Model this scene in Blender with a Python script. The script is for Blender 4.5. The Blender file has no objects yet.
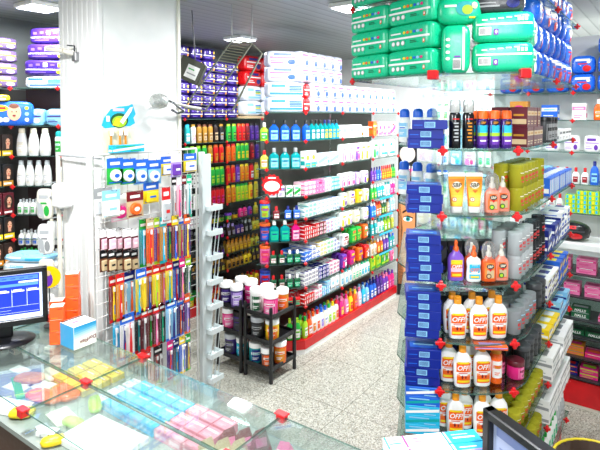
import bpy, math, random
from math import sin, cos, pi, radians as R
random.seed(7)
S = bpy.context.scene
COL = S.collection

# ------------------------------------------------------------------ camera, world, lights, exposure
F, TH, CY, YAW, H = 525.7, R(2.543), 139.2, R(35.77), 2.0
cam = bpy.data.objects.new('camera', bpy.data.cameras.new('camera'))
COL.objects.link(cam)
cam.location = (0, 0, H)
cam.rotation_euler = (pi/2 - TH, 0, YAW)
cam.data.sensor_width = 36
cam.data.lens = F/600*36
cam.data.shift_y = -(225-CY)/600
cam.data.clip_start = .05
S.camera = cam
S.view_settings.view_transform = 'Standard'
S.view_settings.look = 'None'
S.view_settings.exposure = 0.47
S.view_settings.gamma = 1
S.view_settings.use_curve_mapping = False
w = bpy.data.worlds.new('daylight'); S.world = w
w.use_nodes = True
w.node_tree.nodes['Background'].inputs[0].default_value = (.93, .97, 1, 1)
w.node_tree.nodes['Background'].inputs[1].default_value = .5
LAMPS = [(-3.41, 3.76, 22), (-3.5, 1.87, 22), (-1.8, 3.1, 40), (-1.9, .6, 46), (-.2, 2.0, 8), (-1.75, 4.95, 55), (-.2, 5.2, 36), (-.1, 3.55, 12), (.2, .3, 60)]
for (lx, ly, e) in LAMPS:
    L = bpy.data.lights.new('ceiling_lamp_light', 'AREA'); L.shape = 'SQUARE'; L.size = .2; L.energy = e
    L.color = (.97, .985, 1)
    o = bpy.data.objects.new('ceiling_lamp_light', L); o.location = (lx, ly, 2.705); COL.objects.link(o)

def ray(px, py):
    a = (px-300)/F; b = -(py-CY)/F
    Y = cos(TH)+b*sin(TH); Z = -sin(TH)+b*cos(TH)
    return (cos(YAW)*a-sin(YAW)*Y, sin(YAW)*a+cos(YAW)*Y, Z)
def at(px, py, x=None, y=None, z=None):
    "the point of a wall (x or y) or level (z) that a sight line meets"
    r = ray(px, py)
    t = x/r[0] if x is not None else y/r[1] if y is not None else (z-H)/r[2]
    return (r[0]*t, r[1]*t, H+r[2]*t)

# ------------------------------------------------------------------ materials
PAL = dict(white='f6f6f4', cream='efe6cf', ivory='e9e4d6', grey='9a9c9e', dark_grey='3c3e42', black='101114', red='d8151b', dark_red='7a0f1c',
    maroon='5a1020', chartreuse='d2cc3c', frosted='dfe4e6', orange='f2641a', amber='d98a1c', yellow='f6d51f', gold='b8862a', olive='c2be3e', lime='a7d62a', green='1fae3e', dark_green='0f5a34',
    mint='10c690', teal='12a5a8', cyan='23b8e4', light_blue='8fcdf0', blue='1f66d6', navy='12207a', purple='6a32a8', lilac='b79be0', violet='3d1f7a',
    pink='f27db0', magenta='e0207f', pale_pink='f7c6d6', brown='6b3a22', dark_brown='2c1912', tan='cdb58c', skin='e6a988', silver='b9bdc0')
def lin(h):
    out = []
    for i in (0, 2, 4):
        c = int(h[i:i+2], 16)/255
        out.append(c/12.92 if c <= .04045 else ((c+.055)/1.055)**2.4)
    return out+[1]
_m = {}
def M(c, rough=.38, metal=0, kind=''):
    k = (c, rough, metal, kind)
    if k in _m: return _m[k]
    m = bpy.data.materials.new(str(c)+('_'+kind if kind else '')); m.use_nodes = True
    nt = m.node_tree; b = nt.nodes['Principled BSDF']
    col = lin(PAL.get(c, c))
    b.inputs['Base Color'].default_value = col
    b.inputs['Roughness'].default_value = rough; b.inputs['Metallic'].default_value = metal
    if kind == 'glow':
        b.inputs['Emission Color'].default_value = col; b.inputs['Emission Strength'].default_value = metal if metal else 1
        b.inputs['Metallic'].default_value = 0
    elif not kind:
        # faint handling wear and unevenness of the surface
        n = nt.nodes.new('ShaderNodeTexNoise'); n.inputs['Scale'].default_value = 60
        r = nt.nodes.new('ShaderNodeMapRange'); r.inputs[3].default_value = max(.05, rough-.07); r.inputs[4].default_value = min(1, rough+.1)
        tc = nt.nodes.new('ShaderNodeTexCoord')
        nt.links.new(tc.outputs['Object'], n.inputs['Vector']); nt.links.new(n.outputs['Fac'], r.inputs[0]); nt.links.new(r.outputs[0], b.inputs['Roughness'])
    _m[k] = m
    return m
def glassy(name, tint, refl=.08, tr=1.0, body=None, bodyfac=0, rough=.02):
    "thin clear sheet: transmits straight through, reflects by angle"
    if name in _m: return _m[name]
    m = bpy.data.materials.new(name); m.use_nodes = True; nt = m.node_tree; nt.nodes.clear()
    out = nt.nodes.new('ShaderNodeOutputMaterial'); t = nt.nodes.new('ShaderNodeBsdfTransparent'); g = nt.nodes.new('ShaderNodeBsdfGlossy')
    t.inputs[0].default_value = lin(tint); g.inputs['Roughness'].default_value = rough; g.inputs[0].default_value = (.9, .95, .95, 1)
    f = nt.nodes.new('ShaderNodeFresnel'); f.inputs[0].default_value = 1.33
    mu = nt.nodes.new('ShaderNodeMath'); mu.operation = 'MULTIPLY'; mu.inputs[1].default_value = refl/.08*.6; mu.use_clamp = True
    mx = nt.nodes.new('ShaderNodeMixShader'); nt.links.new(f.outputs[0], mu.inputs[0]); nt.links.new(mu.outputs[0], mx.inputs[0])
    nt.links.new(t.outputs[0], mx.inputs[1]); nt.links.new(g.outputs[0], mx.inputs[2])
    last = mx
    if body:
        d = nt.nodes.new('ShaderNodeBsdfDiffuse'); d.inputs[0].default_value = lin(body)
        m2 = nt.nodes.new('ShaderNodeMixShader'); m2.inputs[0].default_value = bodyfac
        nt.links.new(mx.outputs[0], m2.inputs[1]); nt.links.new(d.outputs[0], m2.inputs[2]); last = m2
    nt.links.new(last.outputs[0], out.inputs[0]); _m[name] = m
    return m
GLASS = glassy('shelf_glass', 'eef6f3', .07)
PANE = glassy('pane_glass', 'fafdfc', .05)
TOPG = glassy('counter_glass', 'f6fbf9', .045, body='dfe9e6', bodyfac=.03)
EDGE = glassy('glass_edge', 'a9c9bf', .08, body='5c7f76', bodyfac=.45)
CLEAR = glassy('clear_plastic', 'f4f4f4', .12, body='ffffff', bodyfac=.12, rough=.1)
FILM = glassy('blister_film', 'fdfdfd', .035, body='ffffff', bodyfac=.015, rough=.08)
def translucent(c, fac=.55):
    return glassy('tinted_'+c, PAL[c], .1, body=PAL[c], bodyfac=fac, rough=.08)

def surf(name, base, rough, fn):
    m = bpy.data.materials.new(name); m.use_nodes = True; nt = m.node_tree; b = nt.nodes['Principled BSDF']
    b.inputs['Base Color'].default_value = lin(base); b.inputs['Roughness'].default_value = rough
    tc = nt.nodes.new('ShaderNodeTexCoord'); fn(nt, b, tc); _m[name] = m
    return m
def ramp(nt, stops, const=False):
    r = nt.nodes.new('ShaderNodeValToRGB'); e = r.color_ramp.elements
    if const: r.color_ramp.interpolation = 'CONSTANT'
    while len(e) < len(stops): e.new(.5)
    for i, (p, c) in enumerate(stops): e[i].position = p; e[i].color = lin(c)
    return r
def f_floor(nt, b, tc):
    v = nt.nodes.new('ShaderNodeTexVoronoi'); v.inputs['Scale'].default_value = 150
    r = ramp(nt, [(0, '98978c'), (.3, 'b6b5a9'), (.55, '7c7b70'), (.66, 'c8c7bd'), (.86, 'a49d8a'), (.94, '66655d')], True)
    nt.links.new(tc.outputs['Object'], v.inputs['Vector'])
    sx = nt.nodes.new('ShaderNodeSeparateColor'); nt.links.new(v.outputs['Color'], sx.inputs[0]); nt.links.new(sx.outputs[0], r.inputs[0])
    br = nt.nodes.new('ShaderNodeTexBrick'); br.offset = 0; br.inputs['Scale'].default_value = 1
    br.inputs['Brick Width'].default_value = .6; br.inputs['Row Height'].default_value = .6; br.inputs['Mortar Size'].default_value = .003
    br.inputs['Color1'].default_value = br.inputs['Color2'].default_value = (1, 1, 1, 1); br.inputs['Mortar'].default_value = (.45, .45, .43, 1)
    nt.links.new(tc.outputs['Object'], br.inputs['Vector'])
    mx = nt.nodes.new('ShaderNodeMix'); mx.data_type = 'RGBA'; mx.blend_type = 'MULTIPLY'; mx.inputs[0].default_value = 1
    nt.links.new(r.outputs[0], mx.inputs[6]); nt.links.new(br.outputs['Color'], mx.inputs[7]); nt.links.new(mx.outputs[2], b.inputs['Base Color'])
FLOOR = surf('granite_floor', 'b0b0a8', .32, f_floor)
def f_slats(nt, b, tc):
    wv = nt.nodes.new('ShaderNodeTexWave'); wv.wave_type = 'BANDS'; wv.bands_direction = 'X'; wv.wave_profile = 'SAW'; wv.inputs['Scale'].default_value = 3.2
    nt.links.new(tc.outputs['Object'], wv.inputs['Vector'])
    r = ramp(nt, [(0, '6d7472'), (.12, '989f9d'), (.9, 'a4aaa8'), (1, '828987')]); nt.links.new(wv.outputs['Fac'], r.inputs[0])
    nt.links.new(r.outputs[0], b.inputs['Base Color'])
    bp = nt.nodes.new('ShaderNodeBump'); bp.inputs['Strength'].default_value = .5; bp.inputs['Distance'].default_value = .01
    nt.links.new(wv.outputs['Fac'], bp.inputs['Height']); nt.links.new(bp.outputs[0], b.inputs['Normal'])
CEIL = surf('ceiling_slats', 'bfc5c3', .45, f_slats)
def f_wall(nt, b, tc):
    n = nt.nodes.new('ShaderNodeTexNoise'); n.inputs['Scale'].default_value = 6; nt.links.new(tc.outputs['Object'], n.inputs['Vector'])
    r = ramp(nt, [(.3, 'eceeec'), (.7, 'f8f8f6')]); nt.links.new(n.outputs['Fac'], r.inputs[0]); nt.links.new(r.outputs[0], b.inputs['Base Color'])
WALL = surf('painted_wall', 'f2f2f0', .6, f_wall)
def f_red(nt, b, tc):
    n = nt.nodes.new('ShaderNodeTexNoise'); n.inputs['Scale'].default_value = 9; nt.links.new(tc.outputs['Object'], n.inputs['Vector'])
    r = ramp(nt, [(.3, 'b80f18'), (.7, 'd2141d')]); nt.links.new(n.outputs['Fac'], r.inputs[0]); nt.links.new(r.outputs[0], b.inputs['Base Color'])
REDP = surf('red_panel', 'c8121b', .3, f_red)
REDC = M('red', .3)

# ------------------------------------------------------------------ mesh building
_tx = {}
def text_geo(s):
    if s not in _tx:
        c = bpy.data.curves.new('t', 'FONT'); c.body = s; c.align_x = 'CENTER'; c.align_y = 'CENTER'; c.offset = .02; c.resolution_u = 3
        o = bpy.data.objects.new('t', c); COL.objects.link(o)
        dg = bpy.context.evaluated_depsgraph_get(); me = o.evaluated_get(dg).to_mesh()
        v = [tuple(p.co) for p in me.vertices]; f = [tuple(p.vertices) for p in me.polygons]
        bpy.data.objects.remove(o); bpy.data.curves.remove(c)
        xs = [p[0] for p in v]; ys = [p[1] for p in v]
        mx, my = (min(xs)+max(xs))/2, (min(ys)+max(ys))/2; hh = max(ys)-min(ys)
        v = [((p[0]-mx)/hh, (p[1]-my)/hh) for p in v]
        _tx[s] = (v, f, (max(xs)-min(xs))/hh)
    return _tx[s]
class MB:
    def __init__(s): s.v = []; s.f = []; s.mi = []; s.sm = []; s.slots = []
    def sl(s, m):
        if isinstance(m, str): m = M(m)
        if m not in s.slots: s.slots.append(m)
        return s.slots.index(m)
    def add(s, v, f, m, smooth=False):
        k = len(s.v); i = s.sl(m); s.v += v
        for q in f: s.f.append(tuple(k+j for j in q)); s.mi.append(i); s.sm.append(smooth)
    def box(s, cx, cy, z0, w, d, h, m, c=0, rz=0):
        if c <= 0:
            x, y = w/2, d/2
            v = [(a*x, b*y, z) for z in (z0, z0+h) for a, b in ((-1, -1), (1, -1), (1, 1), (-1, 1))]
            f = [(0, 3, 2, 1), (4, 5, 6, 7), (0, 1, 5, 4), (1, 2, 6, 5), (2, 3, 7, 6), (3, 0, 4, 7)]
        else:
            v = []; x, y = w/2, d/2
            for z, i in ((z0, c), (z0+c, 0), (z0+h-c, 0), (z0+h, c)):
                v += [(-x+i+c*(i == 0)*0, -y+c, z), (-x+c, -y+i, z), (x-c, -y+i, z), (x-i, -y+c, z), (x-i, y-c, z), (x-c, y-i, z), (-x+c, y-i, z), (-x+i, y-c, z)]
            f = [tuple(range(7, -1, -1)), tuple(range(24, 32))]
            for r in range(3):
                for j in range(8): f.append((r*8+j, r*8+(j+1) % 8, r*8+8+(j+1) % 8, r*8+8+j))
        if rz: v = [(p[0]*cos(rz)-p[1]*sin(rz), p[0]*sin(rz)+p[1]*cos(rz), p[2]) for p in v]
        s.add([(p[0]+cx, p[1]+cy, p[2]) for p in v], f, m)
    def prism(s, poly, z0, z1, m, edge=None):
        n = len(poly); v = [(x, y, z0) for x, y in poly]+[(x, y, z1) for x, y in poly]
        s.add(v, [tuple(range(n-1, -1, -1)), tuple(range(n, 2*n))], m)
        s.add(list(v), [(i, (i+1) % n, n+(i+1) % n, n+i) for i in range(n)], edge or m)
    def rings(s, rs, m, smooth=True, cap=True):
        n = len(rs[0]); v = [p for r in rs for p in r]; f = []
        for k in range(len(rs)-1):
            for j in range(n): f.append((k*n+j, k*n+(j+1) % n, (k+1)*n+(j+1) % n, (k+1)*n+j))
        s.add(v, f, m, smooth)
        if cap: s.add(list(rs[0])+list(rs[-1]), [tuple(range(n-1, -1, -1)), tuple(range(n, 2*n))], m)
    def lathe(s, prof, m, n=16, cx=0, cy=0, p=2, smooth=True):
        rs = []
        for q in prof:
            z, rw = q[0], q[1]; rd = q[2] if len(q) > 2 else q[1]
            rr = []
            for j in range(n):
                a = 2*pi*(j+.5)/n; c_, s_ = cos(a), sin(a)
                rr.append((cx+rw*abs(c_)**(2/p)*(1 if c_ > 0 else -1), cy+rd*abs(s_)**(2/p)*(1 if s_ > 0 else -1), z))
            rs.append(rr)
        s.rings(rs, m, smooth)
    def tube(s, pts, r, m, n=6):
        for a, b in zip(pts[:-1], pts[1:]):
            d = [b[i]-a[i] for i in range(3)]; l = math.sqrt(sum(q*q for q in d)) or 1; d = [q/l for q in d]
            u = (0, 0, 1) if abs(d[2]) < .9 else (1, 0, 0)
            e1 = [d[1]*u[2]-d[2]*u[1], d[2]*u[0]-d[0]*u[2], d[0]*u[1]-d[1]*u[0]]; l = math.sqrt(sum(q*q for q in e1)); e1 = [q/l for q in e1]
            e2 = [d[1]*e1[2]-d[2]*e1[1], d[2]*e1[0]-d[0]*e1[2], d[0]*e1[1]-d[1]*e1[0]]
            s.rings([[tuple(p[i]+r*(cos(2*pi*j/n)*e1[i]+sin(2*pi*j/n)*e2[i]) for i in range(3)) for j in range(n)] for p in (a, b)], m, n > 4)
    def patch(s, fn, x0, z0, x1, z1, m, lift=.0004, nx=1, nz=1):
        v = [fn(x0+(x1-x0)*i/nx, z0+(z1-z0)*j/nz, lift) for j in range(nz+1) for i in range(nx+1)]
        s.add(v, [(j*(nx+1)+i, j*(nx+1)+i+1, (j+1)*(nx+1)+i+1, (j+1)*(nx+1)+i) for j in range(nz) for i in range(nx)], m, nx > 1)
    def ell(s, fn, cx, cz, rx, rz, m, lift=.0006, n=14, star=0):
        v = [fn(cx, cz, lift)]
        for j in range(n):
            k = 1-star*(j % 2); v.append(fn(cx+rx*k*cos(2*pi*j/n), cz+rz*k*sin(2*pi*j/n), lift))
        s.add(v, [(0, j+1, (j+1) % n+1) for j in range(n)], m)
    def poly(s, fn, pts, m, lift=.0006):
        s.add([fn(x, z, lift) for x, z in pts], [tuple(range(len(pts)))], m)
    def text(s, fn, t, cx, cz, h, m, lift=.0009, maxw=None, rot=0, slant=0):
        v, f, wd = text_geo(t); k = h; kx = h
        if maxw and wd*h > maxw: kx = maxw/wd
        c, n = cos(rot), sin(rot); out = []
        for a, b in v:
            a, b = a*kx+b*k*slant, b*k
            out.append(fn(cx+a*c-b*n, cz+a*n+b*c, lift))
        s.add(out, f, m)
    def mesh(s, name):
        me = bpy.data.meshes.new(name); me.from_pydata(s.v, [], s.f)
        for m in s.slots: me.materials.append(m)
        me.polygons.foreach_set('material_index', s.mi); me.polygons.foreach_set('use_smooth', s.sm); me.update()
        return me

def tag(o, label, cat, group=None, kind=None):
    o['label'] = label; o['category'] = cat
    if group: o['group'] = group
    if kind: o['kind'] = kind
    return o
def link(name, me, parent=None, label=None, loc=None, rz=0):
    o = bpy.data.objects.new(name, me); COL.objects.link(o)
    if parent: o.parent = parent
    if label: o['label'] = label
    if loc: o.location = loc
    if rz: o.rotation_euler.z = rz
    return o
def thing(name, label, cat, loc=(0, 0, 0), rz=0, group=None):
    o = bpy.data.objects.new(name, None); o.empty_display_size = .05; COL.objects.link(o)
    o.location = loc; o.rotation_euler.z = rz
    return tag(o, label, cat, group)
def struct(name, mb, label, cat):
    return tag(link(name, mb.mesh(name)), label, cat, kind='structure')

class Proto:
    "a kind of product: its parts as shared meshes"
    def __init__(s, name, cat, w, d, h, desc): s.name, s.cat, s.w, s.d, s.h, s.desc = name, cat, w, d, h, desc; s.parts = []
    def part(s, name, mb, parent=None, label=None): s.parts.append((name, mb.mesh(name), parent, label)); return s
def place(P, x, y, z, phi=0, label=None, group=None, tilt=None):
    label = label or P.desc
    if len(P.parts) == 1:
        o = link(P.name, P.parts[0][1]); root = o
    else:
        root = bpy.data.objects.new(P.name, None); root.empty_display_size = .03; COL.objects.link(root)
        made = []
        for n, me, par, lb in P.parts:
            made.append(link(n, me, made[par] if par is not None else root, lb))
    root.location = (x, y, z); root.rotation_euler = (tilt[0], tilt[1], phi) if tilt else (0, 0, phi)
    return tag(root, label, P.cat, group)

# ------------------------------------------------------------------ product kinds
def flat(w, d): return lambda x, z, l: (x, -d/2-l, z)
def sidef(w, d, sg): return lambda x, z, l: (sg*(w/2+l), sg*x, z)     # x runs along the side
def art(mb, fn, x0, z0, x1, z1, c1, c2, c3, v, lift=.0004, nx=1):
    W, Hh = x1-x0, z1-z0; X = lambda t: x0+W*t; Z = lambda t: z0+Hh*t
    if v == 0:
        mb.patch(fn, X(0), Z(.58), X(1), Z(.82), c2, lift, nx); mb.patch(fn, X(.15), Z(.64), X(.85), Z(.74), c3, lift*2, nx); mb.patch(fn, X(.12), Z(.12), X(.6), Z(.18), c2, lift, nx); mb.patch(fn, X(.12), Z(.25), X(.75), Z(.31), c2, lift, nx)
    elif v == 1:
        mb.patch(fn, X(0), Z(0), X(1), Z(.3), c2, lift, nx); mb.ell(fn, X(.5), Z(.6), W*.3, min(Hh*.2, W*.3), c3, lift*2); mb.patch(fn, X(.15), Z(.1), X(.85), Z(.16), c3, lift*2, nx)
    elif v == 2:
        mb.poly(fn, [(X(0), Z(.1)), (X(1), Z(.5)), (X(1), Z(.85)), (X(0), Z(.4))], c2, lift); mb.patch(fn, X(.1), Z(.72), X(.7), Z(.86), c3, lift*2, nx); mb.patch(fn, X(.55), Z(.08), X(.9), Z(.2), c3, lift*2, nx)
    elif v == 3:
        for i in range(3):
            mb.patch(fn, X(.08+.31*i), Z(.1), X(.28+.31*i), Z(.9), c2 if i != 1 else c3, lift, nx)
    else:
        mb.patch(fn, X(.3), Z(.05), X(.7), Z(.95), c2, lift, nx); mb.ell(fn, X(.5), Z(.5), W*.15, Hh*.14, c3, lift*2)
_pc = {}
def cached(f):
    def g(*a, **k):
        key = (f.__name__, a, tuple(sorted(k.items())))
        if key not in _pc: _pc[key] = f(*a, **k)
        return _pc[key]
    return g
def cn(c): return c.replace('_', ' ')
@cached
def carton(c1, c2, c3, w=.06, d=.05, h=.1, v=0, noun='carton'):
    kn = 'flat_carton' if h < .06 and w < .07 else 'wide_carton' if h < .06 else 'upright_carton' if h > .1 else 'product_carton'
    P = Proto(kn, 'carton', w, d, h, f'{cn(c1)} {noun} with {cn(c2)} print')
    mb = MB(); mb.box(0, 0, 0, w, d, h, c1, c=.0012)
    art(mb, flat(w, d), -w/2+.002, .002, w/2-.002, h-.002, c1, c2, c3, v)
    for sg in (1, -1):
        fn = sidef(w, d, sg); mb.patch(fn, -d/2+.004, h*.15, d/2-.004, h*.4, c2); mb.patch(fn, -d*.3, h*.55, d*.3, h*.65, c3)
    mb.patch(lambda x, z, l: (x, z, h+l), -w*.35, -d*.3, w*.35, d*.1, c2)
    mb.patch(lambda x, z, l: (x, z, h+l), -w/2+.002, d*.36, w/2-.002, d*.4, c3)
    return P.part(kn, mb)
def sect(prof, h, w, d, z):
    t = max(0, min(1, z/h))
    for (a, wa, da), (b, wb, db) in zip(prof[:-1], prof[1:]):
        if t <= b: k = (t-a)/(b-a) if b > a else 0; return w*(wa+(wb-wa)*k), d*(da+(db-da)*k)
    return w*prof[-1][1], d*prof[-1][2]
SHAM = ((0, .9, .9), (.03, 1, 1), (.62, 1, 1), (.8, .86, .9), (.9, .6, .7), (.96, .36, .5), (1, .34, .48))
TAPER = ((0, .78, .85), (.03, .86, .95), (.45, 1, 1), (.8, .82, .85), (.93, .58, .7), (1, .5, .62))
WAIST = ((0, .85, .9), (.05, 1, 1), (.35, .96, 1), (.55, .86, .95), (.75, .98, 1), (.88, .85, .85), (.96, .45, .5), (1, .4, .48))
SQ = ((0, .95, .95), (.03, 1, 1), (.72, 1, 1), (.84, .7, .8), (.9, .4, .45), (1, .38, .42))
BLOCK = ((0, .94, .94), (.03, 1, 1), (.86, 1, 1), (.95, .9, .9), (1, .7, .8))
CYL = ((0, .94, .94), (.02, 1, 1), (.95, 1, 1), (1, .93, .93))
CANP = ((0, .94, .94), (.03, 1, 1), (.9, 1, 1), (.97, .8, .8), (1, .6, .6))
DOVE = ((0, .8, .85), (.03, .92, .95), (.3, 1, 1), (.7, .85, .9), (.97, .58, .66), (1, .52, .6))
def bodyfn(prof, h, w, d, p):
    def fn(x, z, l):
        W, D = sect(prof, h, w, d, z); t = min(abs(2*x/W), .985)
        return (x, -(D/2)*(1-t**p)**(1/p)-l, z)
    return fn
def bottle_proto(name, cat, desc, prof, w, d, h, p, body, cap=None, label=None, n=20, bodyname='body'):
    """cap = (style, colour, radius_w, radius_d, height); label = function(mb, fn)"""
    ch = cap[4] if cap else 0
    P = Proto(name, cat, w, d, h+ch, desc)
    mb = MB(); mb.lathe([(z*h, w/2*a, d/2*b) for z, a, b in prof], M(body) if isinstance(body, str) else body, n, p=p); P.part(bodyname, mb)
    if label:
        lb = MB(); label(lb, bodyfn(prof, h, w, d, p)); P.part('label', lb)
    if cap:
        st, cc, rw, rd, ch = cap; cb = MB(); cm = M(cc) if isinstance(cc, str) else cc
        if st == 'screw': cb.lathe([(h-.004, rw, rd), (h+ch*.9, rw*.96, rd*.96), (h+ch, rw*.82, rd*.82)], cm, 14)
        elif st == 'flip': cb.lathe([(h-.004, rw, rd), (h+ch*.55, rw, rd), (h+ch*.58, rw*.94, rd*.94), (h+ch*.62, rw, rd), (h+ch, rw*.9, rd*.86)], cm, 16, p=2.5)
        elif st == 'dome': cb.lathe([(h-.004, rw, rd), (h+ch*.6, rw, rd), (h+ch*.9, rw*.75, rd*.75), (h+ch, rw*.4, rd*.4)], cm, 14)
        elif st == 'lid': cb.lathe([(h-ch*.25, rw, rd), (h+ch*.9, rw, rd), (h+ch, rw*.94, rd*.94)], cm, 18)
        elif st == 'pump':
            cb.lathe([(h-.004, rw, rw), (h+ch*.3, rw*.95, rw*.95), (h+ch*.42, rw*.55, rw*.55), (h+ch*.8, rw*.5, rw*.5), (h+ch, rw*.42, rw*.42)], cm, 12)
            cb.box(0, -rw*.5, h+ch*.72, rw*.7, rw*1.5, ch*.2, cm, c=.001)
        P.part('cap', cb, None, None)
    return P
@cached
def shampoo(c1, c2, c3, w=.06, d=.036, h=.15, prof='SHAM', v=0, ch=.028, noun='bottle', style='flip'):
    pr = globals()[prof]
    def lab(mb, fn):
        mb.patch(fn, -w*.32, h*.14, w*.32, h*.6, c3, .0006, 4); art(mb, fn, -w*.3, h*.16, w*.3, h*.58, c3, c2 if c2 != c3 else c1, c1, v, .001, 3)
    a = 'top' if prof == 'DOVE' else 'cap'
    capw = w*(.27 if prof == 'DOVE' else .4 if prof == 'BLOCK' else .2)
    return bottle_proto({'hair bottle': 'hair_product_bottle', 'shampoo bottle': 'shampoo_bottle', 'lotion bottle': 'lotion_bottle', 'tall bottle': 'bath_bottle'}.get(noun, 'small_bottle' if h < .11 else 'toiletry_bottle'), 'bottle', f'{cn(c1)} {noun} with {cn(c3)} label' if prof == 'BLOCK' else f'{cn(c1)} {noun} with {cn(c2)} {a} and {cn(c3)} label', pr, w, d, h, 2.6, c1, (style, c2, capw, min(capw, d*.36), ch), lab)
@cached
def mouthwash(c1, c2, c3, w=.075, d=.05, h=.14):
    def lab(mb, fn):
        mb.patch(fn, -w*.36, h*.1, w*.36, h*.62, c3, .0006, 4); art(mb, fn, -w*.34, h*.12, w*.34, h*.6, c3, c1, 'navy', 0, .001, 3)
    return bottle_proto('mouthwash_bottle', 'bottle', f'{cn(c1)} mouthwash bottle with {cn(c2)} cap', SQ, w, d, h, 3.2, translucent(c1, .7), ('screw', c2, w*.2, w*.2, .03), lab)
@cached
def can(c1, c2, c3, w=.05, h=.14, ch=.035, noun='spray can'):
    def lab(mb, fn):
        mb.patch(fn, -w*.4, h*.2, w*.4, h*.75, c3, .0005, 6); art(mb, fn, -w*.34, h*.25, w*.34, h*.7, c3, c1 if c1 != c3 else c2, c2, 0, .001, 4)
    return bottle_proto('spray_can', 'spray can', f'{cn(c1)} {noun} with {cn(c2)} cap', CANP, w, w, h, 2, M(c1, .25), ('dome', c2, w*.42, w*.42, ch), lab)
@cached
def jar(c1, c2, c3, w=.08, h=.08, ch=.018, noun='tub', v=0):
    def lab(mb, fn):
        mb.patch(fn, -w*.42, h*.12, w*.42, h*.85, c3, .0005, 6); art(mb, fn, -w*.36, h*.16, w*.36, h*.8, c3, c2 if c2 != c3 else c1, c1, v, .001, 5)
    return bottle_proto('product_tub', 'tub', f'{cn(c1)} {noun} with {cn(c2)} lid', CYL, w, w, h, 2, c1, ('lid', c2, w*.53, w*.53, ch), lab)
def spf(w, d, h, n):
    def fn(x, z, l):
        a = min(abs(2*x/w), .97); b = min(abs(2*z/h-1), .97); q = max(.05, 1-a**n-b**n)
        return (x, -(d/2)*q**(1/n)-l-.0006, z)
    return fn
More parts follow.
